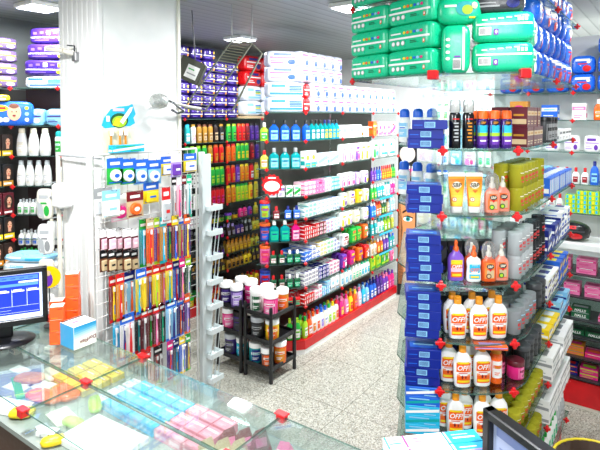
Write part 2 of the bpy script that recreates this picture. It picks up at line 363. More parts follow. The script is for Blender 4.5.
@cached
def softpack(c1, c2, c3, w=.2, d=.1, h=.12, v='nappy', noun='soft pack', n=5.0, crease=1.0):
    "plump plastic-wrapped pack with rounded seams"
    P = Proto('soft_pack', 'pack', w, d, h, f'{cn(c1)} {noun} with {cn(c2)} print')
    mb = MB(); K = 10; seen = {}; V = []; Fc = []
    rnd = random.Random(hash((c1, c2, w)) % 1000 if False else len(c1)*7+len(c2)+int(w*1000))
    ph = [rnd.uniform(0, 6) for _ in range(6)]
    def vert(x, y, z):
        k = (round(x, 4), round(y, 4), round(z, 4))
        if k in seen: return seen[k]
        s_ = (abs(x)**n+abs(y)**n+abs(z)**n)**(-1/n); m_ = max(abs(x), abs(y), abs(z)); X, Y, Z = x*s_*1, y*s_, z*s_
        wob = 1+crease*.012*(sin(9*X+5*Z+ph[0])*cos(7*Y+ph[1])+.7*sin(17*Z+11*Y+ph[2]))*(abs(X)**3+.15)
        seen[k] = len(V); V.append((X*w/2*wob, Y*d/2, (Z*wob+1)*h/2)); return seen[k]
    g = [-1+2*i/K for i in range(K+1)]
    for i in range(K):
        for j in range(K):
            a, b, c_, e = g[i], g[i+1], g[j], g[j+1]
            for q in (lambda s, t: (1, s, t), lambda s, t: (-1, t, s), lambda s, t: (t, 1, s), lambda s, t: (s, -1, t), lambda s, t: (s, t, 1), lambda s, t: (t, s, -1)):
                Fc.append((vert(*q(a, c_)), vert(*q(b, c_)), vert(*q(b, e)), vert(*q(a, e))))
    zmin = min(p[2] for p in V); V = [(p[0], p[1], p[2]-zmin) for p in V]
    mb.add(V, Fc, M(c1, .28), True)
    fn = spf(w, d, h, n); X = lambda t: -w/2+w*t; Z = lambda t: h*t
    if v == 'nappy':
        mb.patch(fn, X(.04), Z(.42), X(.96), Z(.50), c2, .0012, 12)
        cols = ['yellow', 'orange', 'lime', 'blue', 'light_blue', 'magenta']
        for i in range(6): mb.ell(fn, X(.42+.075*i), Z(.66), w*.032, h*.06, cols[i], .0016, 8)
        mb.patch(fn, X(.1), Z(.62), X(.34), Z(.68), 'white', .0014, 3)
        for i in range(3): mb.ell(fn, X(.17+.11*i), Z(.27), w*.045, h*.1, 'grey', .0014, 12); mb.ell(fn, X(.17+.11*i), Z(.27), w*.036, h*.08, 'white', .0018, 12)
        mb.patch(fn, X(.55), Z(.24), X(.7), Z(.27), 'dark_green', .0014, 2); mb.patch(fn, X(.55), Z(.3), X(.68), Z(.33), 'dark_green', .0014, 2)
        mb.ell(fn, X(.85), Z(.27), w*.025, h*.09, 'orange', .0014, 10); mb.ell(fn, X(.85), Z(.28), w*.015, h*.05, 'white', .0018, 8)
        mb.patch(lambda x, z, l: (x, z, fn(0, h, 0)[2]+l), -w*.35, -d*.02, w*.35, d*.04, c2, .0016, 1)
    elif v == 'barcode':
        mb.patch(fn, X(.06), Z(.56), X(.96), Z(.62), c2, .0012, 12)
        mb.patch(fn, X(.1), Z(.24), X(.3), Z(.5), 'white', .0016, 3)
        for i in range(9): mb.patch(fn, X(.115+.019*i), Z(.27), X(.123+.019*i), Z(.47), 'black', .002, 1)
        mb.patch(fn, X(.34), Z(.24), X(.42), Z(.44), 'purple', .0016, 1); mb.ell(fn, X(.38), Z(.34), w*.02, h*.06, 'white', .002, 8)
        for i in range(5): mb.patch(fn, X(.15+.13*i), Z(.72+.02*i), X(.24+.13*i), Z(.76+.02*i), 'white', .0014, 1)
        for i in range(3): mb.patch(fn, X(.72+.06*i), Z(.68), X(.76+.06*i), Z(.8), c3, .0016, 1)
    elif v == 'upright':
        mb.patch(fn, X(.72), Z(.06), X(.8), Z(.94), c2, .0012, 1, 12)
        mb.patch(fn, X(.4), Z(.08), X(.68), Z(.3), 'white', .0016, 2)
        for i in range(7): mb.patch(fn, X(.42+.036*i), Z(.1), X(.435+.036*i), Z(.27), 'black', .002, 1)
        for i in range(4): mb.ell(fn, X(.22), Z(.3+.13*i), w*.08, h*.035, 'white', .0014, 8)
        mb.patch(fn, X(.44), Z(.32), X(.66), Z(.36), 'purple', .0014, 1)
    elif v == 'swirl':
        mb.ell(fn, X(.62), Z(.55), w*.22, h*.26, c2, .0012, 16); mb.ell(fn, X(.66), Z(.5), w*.12, h*.17, c3, .0018, 14); mb.ell(fn, X(.82), Z(.65), w*.07, h*.12, 'tan', .002, 12)
        mb.patch(fn, X(.16), Z(.6), X(.42), Z(.68), 'white', .0014, 3); mb.patch(fn, X(.7), Z(.2), X(.86), Z(.26), 'yellow', .0022, 2)
    elif v == 'end':
        mb.poly(fn, [(X(.08), Z(.1)), (X(.5), Z(.04)), (X(.44), Z(.45)), (X(.08), Z(.6))], c2, .0014)
        mb.ell(fn, X(.68), Z(.28), w*.18, h*.18, c3, .0014, 10); mb.patch(fn, X(.2), Z(.68), X(.8), Z(.8), c2, .0014, 4); mb.patch(fn, X(.3), Z(.5), X(.7), Z(.56), c3, .0014, 3)
        mb.ell(fn, X(.75), Z(.62), w*.08, h*.08, 'white', .0018, 8)
    elif v == 'bold':
        mb.patch(fn, X(.08), Z(.52), X(.92), Z(.6), c2, .0012, 8); mb.patch(fn, X(.2), Z(.68), X(.75), Z(.84), c3, .0014, 5)
        mb.ell(fn, X(.75), Z(.3), w*.13, h*.16, c3, .0014, 12); mb.patch(fn, X(.1), Z(.2), X(.5), Z(.26), c2, .0014, 3); mb.patch(fn, X(.1), Z(.32), X(.42), Z(.36), c2, .0014, 3)
    elif v == 'bars':
        mb.patch(fn, X(.06), Z(.16), X(.94), Z(.3), c2, .0012, 8); mb.patch(fn, X(.1), Z(.64), X(.45), Z(.82), c2, .0012, 3)
        for i, q in enumerate(('cyan', 'yellow', 'green', 'blue')): mb.patch(fn, X(.55), Z(.36+.1*i), X(.88), Z(.43+.1*i), q if c3 == 'rain' else c3, .0016, 3)
    elif v == 'dark':
        for i in range(5): mb.patch(fn, X(.12+.16*i), Z(.55+.06*(i % 2)), X(.21+.16*i), Z(.72+.04*(i % 3)), (c2, c2, 'white', c2, 'yellow')[i], .0014, 2)
        mb.patch(fn, X(.05), Z(.36), X(.95), Z(.41), 'white', .0012, 8); mb.ell(fn, X(.8), Z(.24), w*.08, h*.1, c3, .0014, 10); mb.patch(fn, X(.15), Z(.18), X(.5), Z(.24), c2, .0014, 4)
    elif v == 'baby':
        mb.ell(fn, X(.55), Z(.55), w*.16, h*.34, 'skin', .0014, 16); mb.ell(fn, X(.55), Z(.82), w*.12, h*.1, 'brown', .0018, 10)
        for sx in (-1, 1): mb.ell(fn, X(.55+sx*.05), Z(.58), w*.015, h*.03, 'black', .0022, 8)
        mb.ell(fn, X(.55), Z(.42), w*.04, h*.04, 'dark_red', .0022, 8)
        mb.ell(fn, X(.24), Z(.72), w*.18, h*.14, 'yellow', .0014, 14); mb.patch(fn, X(.12), Z(.68), X(.36), Z(.77), 'red', .002, 4)
        mb.ell(fn, X(.2), Z(.25), w*.1, h*.12, 'white', .0014, 10); mb.ell(fn, X(.36), Z(.25), w*.08, h*.1, 'white', .0014, 10)
        for i, q in enumerate(('white', 'light_blue', 'lime')): mb.ell(fn, X(.84), Z(.25+.24*i), w*.05, h*.08, q, .0014, 10)
    return P.part('soft_pack', mb)

# ------------------------------------------------------------------ rows of stock
ORD = ['top', 'second', 'third', 'fourth', 'fifth', 'sixth', 'seventh', 'eighth', 'ninth', 'tenth']
USED = {}
class Unit:
    def __init__(s, x, y, phi, name): s.x, s.y, s.phi, s.name = x, y, phi, name
    def pt(s, t, q): return (s.x+cos(s.phi)*t-sin(s.phi)*q, s.y+sin(s.phi)*t+cos(s.phi)*q)   # q = distance in from the front edge
def fill(U, lvl, z, s0, s1, specs, nd=1, inset=.012, gap=.004, jit=2, stack=1, bay='', gapd=.008):
    tot = sum(x[-1] for x in specs); L = s1-s0; pos = s0
    for sp in specs:
        P = sp[0]; share = L*sp[-1]/tot; n = max(1, int(share/(P.w+gap)+.3)); st = sp[1] if len(sp) > 2 else stack
        while n > 1 and n*(P.w+.0015) > share: n -= 1
        step = share/n
        where = f'{ORD[lvl]} shelf, {U.name}{(" "+bay) if bay else ""}' if isinstance(lvl, int) else f'{lvl}, {U.name}{(" "+bay) if bay else ""}'
        lab = f'{P.desc}, {where}'; grp = f'{P.desc}s, {where}'
        for dp in range(nd):
            for i in range(n):
                t = pos+step*(i+.5)
                for k in range(st):
                    if k == st-1 and st > 1 and dp == 0 and random.random() < .12: continue
                    x, y = U.pt(t, inset+P.d/2+dp*(P.d+gapd)+random.uniform(0, .003))
                    place(P, x, y, z+k*(P.h+.0006), U.phi+R(random.uniform(-jit, jit)) if k == 0 else U.phi, lab, grp)
        USED[lab] = USED.get(lab, 0)+1
        pos += share

def connector(sz=.022):
    mb = MB(); mb.box(0, 0, -sz/2, sz, sz, sz, REDC, c=sz*.12); mb.box(0, 0, -sz*.28, sz*1.9, sz*.6, sz*.56, REDC, c=sz*.08); mb.box(0, 0, -sz*.95, sz*.6, sz*.6, sz*1.9, REDC, c=sz*.08)
    return mb.mesh('connector')
CONN = connector(.0175)
mb = MB(); mb.box(0, 0, -.019, .04, .04, .038, REDC, c=.004); CONNB = mb.mesh('connector'); CONNX = connector(.021)
# ================================================================== the room
mb = MB(); mb.box(-1, 2.3, -.05, 6.4, 7.6, .05, FLOOR); struct('floor', mb, 'speckled grey granite floor of the shop', 'floor')
mb = MB(); mb.box(-1, 2.3, 2.75, 6.4, 7.6, .05, CEIL); struct('ceiling', mb, 'grey slatted ceiling with square lamps', 'ceiling')
mb = MB(); mb.box(-4.25, 2.3, 0, .1, 7.6, 2.75, M('6e7474', .6)); struct('wall_left', mb, 'grey side wall behind the dark shelves', 'wall')
mb = MB(); mb.box(-1, 6.15, 0, 6.4, .1, 2.75, WALL); struct('wall_back', mb, 'white back wall at the far end', 'wall')
mb = MB(); mb.box(2.25, 2.3, 0, .1, 7.6, 2.75, WALL); struct('wall_right', mb, 'white side wall on the right', 'wall')
# column clad in ribbed white panelling
mb = MB()
mb.box(-2.685, 1.925, 0, .37, .55, 2.75, WALL)
mb.box(-2.685, 1.6495, 0, .37, .001, 2.75, M('b4b6b4', .6))
for i in range(8): mb.box(-2.85+.0475*i, 1.646, 0, .0435, .010, 2.75, M('white', .4), c=.003)
mb.box(-2.497, 2.195, 0, .012, .02, 2.75, M('ivory', .4)); mb.box(-2.497, 1.655, 0, .008, .02, 2.75, M('white', .4))
struct('wall_column', mb, 'white square column with ribbed panelling on one face', 'column')
# ceiling lamps
for i, (lx, ly, e) in enumerate(LAMPS):
    t = thing('ceiling_lamp', ['square flush ceiling lamp above the dark shelves with purple packs', 'square flush ceiling lamp at the upper left, beside the column',
        'square flush ceiling lamp just left of the green nappy packs', 'square flush ceiling lamp above the glass counter', 'square flush ceiling lamp above the red candy shelves side',
        'square flush ceiling lamp above the far end of the aisle', 'square flush ceiling lamp in the far right corner', 'square flush ceiling lamp between glass stand and far right wall', 'square flush ceiling lamp above the camera'][i], 'ceiling lamp', (lx, ly, 2.75))
    mb = MB(); mb.box(0, 0, -.03, .235, .235, .03, M('white', .4), c=.006); link('lamp_frame', mb.mesh('lamp_frame'), t)
    mb = MB(); mb.box(0, 0, -.036, .205, .205, .007, M('f4f9ff', .4, 7, 'glow'), c=.002); link('diffuser', mb.mesh('diffuser'), t)
# ================================================================== shelving
def gondola(name, label, polys, zs, posts, panes, back=None, backmat=None, deck=None, deckmat=None, conn=CONN, kick=None):
    t = thing(name, label, 'display shelf')
    for poly, z in zip(polys, zs):
        mb = MB(); mb.prism(poly, z-.006, z, GLASS, EDGE); link('glass_shelf', mb.mesh('glass_shelf'), t)
        for p in posts:
            o = link('connector', conn, t, 'red plastic shelf connector', (p[0], p[1], z-.006), p[2] if len(p) > 2 else 0)
    for (a, b, z0, z1) in panes:
        mb = MB(); dx, dy = b[0]-a[0], b[1]-a[1]; l = math.hypot(dx, dy); nx, ny = -dy/l*.003, dx/l*.003
        mb.prism([(a[0]-nx, a[1]-ny), (b[0]-nx, b[1]-ny), (b[0]+nx, b[1]+ny), (a[0]+nx, a[1]+ny)], z0, z1, PANE); link('glass_pane', mb.mesh('glass_pane'), t)
    if back:
        for (x0, y0, x1, y1, z0, z1, m) in back:
            mb = MB(); mb.box((x0+x1)/2, (y0+y1)/2, z0, abs(x1-x0), abs(y1-y0), z1-z0, m); link('back_panel', mb.mesh('back_panel'), t)
    if deck:
        mb = MB(); mb.prism(deck[0], deck[1], deck[2], deckmat or REDP); link('kickboard', mb.mesh('kickboard'), t)
        if kick: mb = MB(); mb.prism(kick, 0, deck[1], M('white', .5)); link('plinth', mb.mesh('plinth'), t, 'white plinth strip')
    return t
SZ = [2.03, 1.795, 1.567, 1.335, 1.152, .966, .779, .573, .415, .125]
DX = .30
cpoly = [(-2.49, 3.53), (-2.49, 5.29), (-2.49-DX, 5.29), (-2.49-DX-.02, 3.40), (-2.79, 3.26), (-2.70, 3.29)]
gondola('glass_display_gondola', 'long centre glass shelf unit of toiletries with red kickboard', [cpoly]*9, SZ[:9],
    [(-2.485, 3.53, R(45)), (-2.485, 4.115, 0), (-2.485, 4.705, 0), (-2.485, 5.285, 0), (-2.70, 3.285, R(60))],
    [((-2.51, 5.29), (-2.78, 5.29), .13, 2.03), ((-2.54, 4.1135), (-2.62, 4.1135), .13, 2.03)],
    back=[(-2.835, 3.42, -2.815, 5.29, .13, 2.03, M('4f4b45', .5))], deck=([(p[0], p[1]) for p in cpoly], .045, .123), kick=[(-2.497, 3.535), (-2.497, 5.283), (-2.79, 5.283), (-2.79, 3.30), (-2.70, 3.31)])
UC = Unit(-2.49, 3.53, R(90), 'centre display')
UE = Unit(-2.70, 3.29, math.atan2(.24, .21), 'angled end of centre display')
CT, SP, MW, SH = carton, softpack, mouthwash, shampoo
def bays(lvl, z, b1, b2, b3, **k):
    for b, (s0, s1), nm in ((b1, (.012, .572), 'near bay'), (b2, (.592, 1.165), 'middle bay'), (b3, (1.182, 1.745), 'far bay')):
        if b: fill(UC, lvl, z, s0, s1, b, bay=nm, **k)
def ct(c1, c2, c3, w, d, h, v, n=1, st=1): return (CT(c1, c2, c3, w, d, h, v), st, n)
def sh(c1, c2, c3, n=1, **k): return (SH(c1, c2, c3, **k), 1, n)
lo = dict(w=.055, d=.035, h=.12, ch=.022)
def pad(c1, c2, c3, n=1, w=.09, h=.15, v='end'): return (SP(c1, c2, c3, w, .06, h, v, 'pad pack', 7.0), 1, n)
bays(1, SZ[1], [(MW('blue', 'black', 'light_blue'), 1, .8), (MW('teal', 'black', 'white', .055), 1, 1.6), (MW('teal', 'navy', 'yellow', .055), 1, 1), (MW('cyan', 'black', 'lime', .055), 1, 1)],
     [ct('white', 'cream', 'light_blue', .12, .06, .12, 1, 2), ct('ivory', 'gold', 'pale_pink', .1, .06, .1, 0, 1)],
     [ct('orange', 'amber', 'white', .07, .06, .15, 0, 1), ct('white', 'pink', 'magenta', .08, .06, .14, 1, 2.4), ct('pale_pink', 'magenta', 'red', .08, .06, .14, 2, 1)])
bays(2, SZ[2], [ct('white', 'teal', 'lime', .075, .05, .14, 1, 1), ct('white', 'light_blue', 'grey', .15, .05, .11, 2, 2.2)],
     [pad('white', 'lilac', 'pink', 2, .095, .17), pad('pale_pink', 'purple', 'magenta', 1, .095, .17), pad('white', 'yellow', 'lilac', 1.6, .095, .17)],
     [pad('white', 'green', 'teal', 1, .12, .18), pad('white', 'cyan', 'light_blue', 2, .14, .18, 'bars')])
bays(3, SZ[3], [ct('pale_pink', 'magenta', 'white', .045, .12, .036, 1, 1.2, 3), ct('pink', 'magenta', 'white', .045, .12, .036, 0, 1, 3), ct('white', 'magenta', 'teal', .045, .12, .036, 3, .8, 3), ct('teal', 'white', 'light_blue', .045, .12, .036, 3, 1, 3)],
     [pad('white', 'lilac', 'magenta', 2, .08, .13), pad('lilac', 'white', 'pink', 1, .08, .12), pad('white', 'purple', 'yellow', 1.4, .09, .12)],
     [sh('purple', 'violet', 'lilac', 1, w=.04, d=.035, h=.11, ch=.03), sh('blue', 'navy', 'light_blue', 1, w=.04, d=.035, h=.11, ch=.03), sh('orange', 'red', 'yellow', 2, w=.04, d=.035, h=.11, ch=.03), sh('green', 'dark_green', 'lime', .8, w=.04, d=.035, h=.11, ch=.03)])
bays(4, SZ[4], [ct('white', 'teal', 'mint', .05, .12, .036, 3, 1.1, 3), ct('white', 'light_blue', 'grey', .05, .12, .036, 2, 1.6, 3), ct('white', 'blue', 'light_blue', .05, .12, .036, 3, .8, 3)],
     [pad('white', 'yellow', 'purple', 1, .09, .13), pad('cream', 'orange', 'purple', 1, .09, .13, 'bold'), pad('yellow', 'orange', 'white', 1, .09, .13, 'bold'), pad('white', 'yellow', 'lilac', 1, .09, .12)],
     [sh('green', 'white', 'lime', 1, **lo), sh('teal', 'white', 'white', 1.4, **lo), sh('white', 'teal', 'light_blue', 1, **lo), sh('magenta', 'white', 'pink', .9, **lo)])
bays(5, SZ[5], [ct('red', 'white', 'dark_red', .045, .12, .034, 3, 1.6, 3), ct('dark_red', 'white', 'pink', .045, .12, .034, 3, .8, 3), ct('white', 'blue', 'red', .045, .12, .034, 3, .8, 3), ct('white', 'light_blue', 'blue', .045, .12, .034, 2, .8, 3)],
     [pad('white', 'yellow', 'lilac', 1.3, .09, .13), pad('cream', 'olive', 'white', 1, .09, .12, 'bold'), pad('white', 'lilac', 'yellow', 1, .09, .12, 'bars')],
     [sh('blue', 'white', 'cyan', 1, **lo), sh('orange', 'red', 'white', 1, **lo), sh('dark_green', 'white', 'lime', 1, **lo), sh('tan', 'brown', 'white', .8, **lo), sh('light_blue', 'white', 'white', 1, **lo)], nd=2)
bays(6, SZ[6], [ct('blue', 'white', 'light_blue', .05, .12, .036, 2, .8, 2), ct('white', 'blue', 'grey', .05, .12, .036, 1, 1, 3), ct('white', 'yellow', 'amber', .045, .12, .036, 3, .8, 3), ct('white', 'green', 'mint', .045, .12, .036, 3, .9, 3), ct('white', 'blue', 'navy', .045, .12, .036, 3, .8, 3)],
     [pad('white', 'red', 'dark_red', 1, .11, .11, 'bold'), pad('green', 'lime', 'orange', 1, .09, .14, 'bold'), pad('orange', 'green', 'white', .9, .09, .14, 'bold')],
     [sh('teal', 'white', 'white', 1.2, **lo), sh('white', 'teal', 'mint', 1, **lo), sh('lime', 'green', 'white', 1.2, **lo), sh('olive', 'white', 'lime', .8, **lo)], nd=2)
bays(7, SZ[7], [ct('white', 'violet', 'grey', .045, .1, .034, 3, 1.2, 3), ct('navy', 'white', 'lilac', .045, .1, .034, 3, 1, 3), ct('white', 'magenta', 'violet', .045, .1, .034, 3, 1, 3)],
     [pad('purple', 'magenta', 'white', 1, .09, .13), pad('magenta', 'purple', 'yellow', 1, .09, .13, 'bold'), pad('orange', 'yellow', 'purple', 1, .09, .13, 'bold'), pad('red', 'orange', 'white', .8, .09, .13)],
     [sh('ivory', 'gold', 'tan', 1, **lo), sh('orange', 'white', 'yellow', 1, **lo), sh('purple', 'white', 'lilac', 1, **lo), sh('teal', 'blue', 'white', 1, **lo)], nd=2)
bays(8, SZ[8], [ct('red', 'white', 'dark_red', .045, .1, .036, 3, 1, 2), ct('white', 'pink', 'red', .045, .1, .036, 3, .8, 3), ct('light_blue', 'white', 'blue', .045, .1, .036, 3, .9, 3), ct('white', 'grey', 'light_blue', .06, .08, .12, 1, 1)],
     [sh('white', 'teal', 'light_blue', 1.3, **lo), sh('ivory', 'white', 'mint', 1, **lo), sh('white', 'mint', 'cyan', 1, **lo)],
     [pad('lime', 'green', 'yellow', 1.2, .09, .14, 'bars'), pad('green', 'lime', 'white', 1, .09, .14, 'bars'), pad('pink', 'magenta', 'white', .7, .08, .12)], nd=2)
dk = dict(w=.06, d=.04, h=.15, ch=.032, noun='tall bottle')
bays('bottom deck', SZ[9], [sh('lime', 'green', 'white', 1, **dk), sh('orange', 'red', 'white', 1, **dk), sh('white', 'orange', 'amber', 1, **dk), sh('white', 'red', 'orange', 1, **dk), sh('white', 'blue', 'lilac', 1, **dk), sh('cream', 'blue', 'white', 1, **dk), sh('white', 'green', 'lime', 1, **dk), sh('white', 'yellow', 'lime', 1, **dk), sh('ivory', 'red', 'orange', 1, **dk)],
     [sh('magenta', 'pink', 'yellow', 1, **dk), sh('pink', 'magenta', 'white', 1, **dk), sh('yellow', 'orange', 'red', 1, **dk), sh('orange', 'yellow', 'magenta', 1, **dk), sh('pale_pink', 'pink', 'white', 1, **dk), sh('cyan', 'light_blue', 'white', 1, **dk), sh('light_blue', 'blue', 'white', .8, **dk)],
     [sh('blue', 'navy', 'white', 1, **dk), sh('violet', 'purple', 'lilac', 1, **dk), sh('purple', 'pink', 'white', 1, **dk), sh('magenta', 'purple', 'pink', 1, **dk)], nd=2)
# price strips clipped to the far bay shelves
for k, i in enumerate((4, 5, 6, 7)):
    mb = MB(); mb.box(0, 0, -.018, .004, .3, .02, 'cyan', c=.001); o = link('price_strip', mb.mesh('price_strip'), None, None, (-2.482, 5.0, SZ[i]-.004)); tag(o, f'pale blue price strip on the {ORD[i]} shelf edge of the centre display', 'price strip')
# angled end
eL = .318
fill(UE, 1, SZ[1], .02, .29, [(MW('blue', 'black', 'light_blue', .078), 1, 1)])
fill(UE, 2, SZ[2], .02, .29, [(MW('teal', 'grey', 'light_blue', .082), 1, 1)])
fill(UE, 3, SZ[3], .02, .29, [ct('white', 'purple', 'lilac', .055, .05, .09, 0, 1), ct('white', 'green', 'mint', .055, .05, .09, 2, 1)])
fill(UE, 4, SZ[4], .02, .29, [sh('dark_red', 'red', 'white', 1, w=.06, h=.075, prof='WAIST', style='screw'), sh('blue', 'navy', 'white', 1.2, w=.06, h=.075, prof='WAIST', style='screw')])
fill(UE, 5, SZ[5], .02, .29, [(MW('teal', 'white', 'mint', .08), 1, 2), (MW('magenta', 'red', 'pale_pink', .07), 1, 1)])
for lv in (6, 7, 8):
    fill(UE, lv, SZ[lv], .02, .29, [sh('dark_green', 'red', 'white', 1, w=.06, h=.08, prof='WAIST', style='screw'), sh('dark_green' if lv < 8 else 'red', 'white' if lv < 8 else 'dark_red', 'mint', .9, w=.06, h=.08, prof='WAIST', style='screw')], nd=1)
fill(UE, 'bottom deck', SZ[9], .03, .29, [(jar('yellow', 'orange', 'amber'), 1, 1), sh('green', 'lime', 'white', 1, **dk)])
# rounded corner column of tubs
for i, c in ((2, ('olive', 'red', 'cream')), (1, ('lime', 'white', 'green'))):
    P = SH(*c, w=.07, d=.05, h=.12, prof='SQ', ch=.03, style='screw'); place(P, -2.765, 3.335, SZ[i], R(40), f'{P.desc}, {ORD[i]} shelf, rounded corner of centre display')
for i, c in ((4, ('blue', 'red', 'lime')), (5, ('violet', 'orange', 'blue')), (6, ('pink', 'orange', 'magenta')), (7, ('blue', 'navy', 'red'))):
    P = jar(*c, w=.085, h=.13); place(P, -2.762, 3.338, SZ[i], R(40), f'{P.desc}, {ORD[i]} shelf, rounded corner of centre display')
# starburst price sign
a = at(272, 185, y=3.22)
t = thing('price_sign', 'red starburst price sign with a blank white oval', 'sign', (a[0], a[1], a[2]), R(38))
mb = MB(); f0 = lambda x, z, l: (x, -l, z)
pts = [(0.085*(1-.14*(j % 2))*cos(2*pi*j/28), .088*(1-.14*(j % 2))*sin(2*pi*j/28)) for j in range(28)]
mb.add([(x, 0, z) for x, z in pts]+[(x, .003, z) for x, z in pts], [tuple(range(28)), tuple(range(55, 27, -1))]+[(j, (j+1) % 28, 28+(j+1) % 28, 28+j) for j in range(28)], REDC)
mb.ell(f0, 0, -.01, .062, .042, 'white', .001, 24); mb.patch(f0, -.03, .05, .03, .062, 'white', .001)
link('sign_card', mb.mesh('sign_card'), t); mb = MB(); mb.tube([(0, .003, .04), (.0, .06, .06)], .002, M('silver', .3, 1)); link('sign_hook', mb.mesh('sign_hook'), t)

# packs on top of the centre display
z0 = SZ[0]
def topstack(P, xs, zrow, rows, label, group, U=UC, inset=.02, h=None):
    for t_ in xs:
        for r in range(rows):
            x, y = U.pt(t_, inset+P.d/2); place(P, x, y, zrow+r*((h or P.h)*.985), U.phi+R(random.uniform(-2, 2)), label, group)
W1 = SP('dfe9f4', '3a8fd0', 'blue', .33, .16, .125, 'bars', 'adult nappy pack', 7.0)
for r in range(2):
    x, y = UE.pt(.17, .11); place(W1, x, y, z0+r*.124, R(52), ['wide white and pale blue adult nappy pack directly on the end of the centre display', 'wide white and pale blue adult nappy pack resting on another one, below white baby packs'][r])
W2 = SP('e2e5f6', 'c84a9c', '2c5fd0', .27, .16, .127, 'bold', 'large baby nappy pack', 6.5)
for r in range(2):
    x, y = UE.pt(.14, .11); place(W2, x, y, z0+.25+r*.124, R(52), ['large white baby nappy pack with pink shapes, second from top of end stack', 'large white baby nappy pack with pink shapes, topmost of end stack'][r])
P = SP('red', 'white', 'dark_red', .1, .14, .12, 'bold', 'pack'); topstack(P, [.065], z0, 2, 'small red soft pack between blue-white and pink-white packs atop centre display', 'red packs atop the centre display')
P = SP('dde2f4', 'c84a9c', '2c5fd0', .131, .16, .127, 'end', 'baby nappy pack', 6.5)
topstack(P, [.20+.133*i for i in range(12)], z0, 2, 'white baby nappy pack with pink and blue shapes, lower rows atop centre display', 'white nappy packs in the two lower rows atop the centre display')
topstack(P, [.03+.133*i for i in range(5)], z0+.25, 2, 'white baby nappy pack with pink and blue shapes, raised rows atop centre display', 'white nappy packs in the raised rows atop the centre display')
# ------------------------------------------------------------------ dark shelves against the left wall
LX = -3.864
LZ = [1.97, 1.73, 1.515, 1.285, 1.07, .89, .71, .525, .355, .10]
DARK = M('1a1613', .5)
lp = [(LX, 2.75), (LX, 4.95), (LX-.3, 4.95), (LX-.3, 2.75)]
gondola('dark_shelf_unit', 'dark backed shelf unit of hair products behind the column', [lp]*9, LZ[:9], [(LX+.004, y, 0) for y in (2.9, 3.46, 4.04, 4.62)], [((LX-.02, 4.04), (LX-.28, 4.04), .1, 1.97), ((LX-.02, 3.46), (LX-.28, 3.46), .1, 1.97)],
        back=[(LX-.32, 2.75, LX-.3, 4.95, .1, 1.97, DARK)], deck=(lp, 0, .095), conn=CONN)
UL = Unit(LX, 2.9, R(90), 'dark wall unit')
b_ = dict(w=.06, d=.04, h=.162, ch=.022, prof='BLOCK', noun='hair bottle')
def lrow(lvl, z, left, mid, right, nd=1):
    if mid: fill(UL, lvl, z, .58, 1.13, mid, bay='middle bay', nd=nd)
    if right: fill(UL, lvl, z, 1.155, 1.70, right, bay='right bay', nd=nd)
lrow(1, LZ[1], [sh('teal', 'white', 'cyan', 1, **b_), sh('white', 'teal', 'grey', 1, **b_)], [sh('teal', 'cyan', 'white', 1, **b_), sh('white', 'gold', 'pale_pink', 1, **b_), sh('gold', 'brown', 'tan', 3, **b_), sh('dark_brown', 'black', 'tan', 1, **b_), sh('black', 'gold', 'grey', 1, **b_)],
     [sh('green', 'lime', 'dark_green', 2.6, **b_), sh('red', 'orange', 'dark_red', 2, **b_), sh('dark_red', 'red', 'maroon', 1, **b_), sh('violet', 'black', 'purple', 2.4, **b_)])
lrow(2, LZ[2], [sh('green', 'lime', 'white', 1, **b_)], [sh('dark_green', 'green', 'lime', .8, **b_), sh('green', 'lime', 'dark_green', 3, **b_), sh('gold', 'amber', 'yellow', 1, **b_), sh('red', 'orange', 'amber', 2, **b_)],
     [sh('orange', 'red', 'amber', 2, **b_), sh('green', 'lime', 'yellow', 2.6, **b_), sh('dark_red', 'maroon', 'red', 1.4, **b_), sh('violet', 'black', 'purple', .8, **b_)])
lrow(3, LZ[3], None, [ct('white', 'black', 'grey', .07, .05, .07, 0, 1.6, 2), sh('green', 'lime', 'lime', 1.6, **b_)], [sh('red', 'orange', 'amber', 1.6, **b_), sh('purple', 'violet', 'lilac', .7, **b_), sh('amber', 'yellow', 'orange', 1.6, **b_), sh('red', 'dark_red', 'white', .9, **b_), sh('olive', 'gold', 'yellow', .9, **b_)])
lrow(4, LZ[4], None, [ct('brown', 'tan', 'gold', .055, .05, .14, 0, .7), ct('white', 'green', 'dark_green', .08, .05, .14, 4, 1.5), sh('red', 'dark_red', 'magenta', 2, **b_)], [sh('amber', 'yellow', 'orange', 1.4, **b_), sh('lime', 'green', 'yellow', 1.7, **b_), sh('yellow', 'amber', 'orange', .8, **b_), sh('olive', 'yellow', 'gold', .9, **b_)])
sm = dict(w=.06, d=.045, h=.1, ch=.025)
lrow(5, LZ[5], None, [ct('white', 'grey', 'pink', .09, .05, .05, 0, 1.2, 2), (jar('red', 'black', 'amber', w=.075, h=.045), 1, 1), (jar('yellow', 'black', 'green', w=.075, h=.045), 1, 1)], [(jar('green', 'purple', 'lime', w=.075, h=.045), 1, .9), (jar('amber', 'black', 'yellow', w=.075, h=.045), 1, .8), sh('magenta', 'black', 'pink', 1.2, **sm), sh('purple', 'black', 'magenta', .8, **sm), sh('olive', 'yellow', 'gold', 1, **sm)])
lrow(6, LZ[6], None, [sh('black', 'grey', 'dark_red', 1, **sm), sh('violet', 'black', 'lilac', 1, **sm), sh('black', 'purple', 'magenta', 1, **sm)], [sh('dark_brown', 'lilac', 'grey', 1, **sm), sh('violet', 'black', 'pale_pink', 1, **sm), sh('black', 'silver', 'grey', 1, **sm), sh('olive', 'gold', 'yellow', .9, **sm)], nd=2)
lrow(7, LZ[7], None, [sh('black', 'dark_grey', 'gold', 1, **sm), sh('dark_brown', 'black', 'purple', 1, **sm)], [sh('gold', 'amber', 'yellow', 2.6, **sm), sh('olive', 'gold', 'dark_brown', 1, **sm)], nd=2)
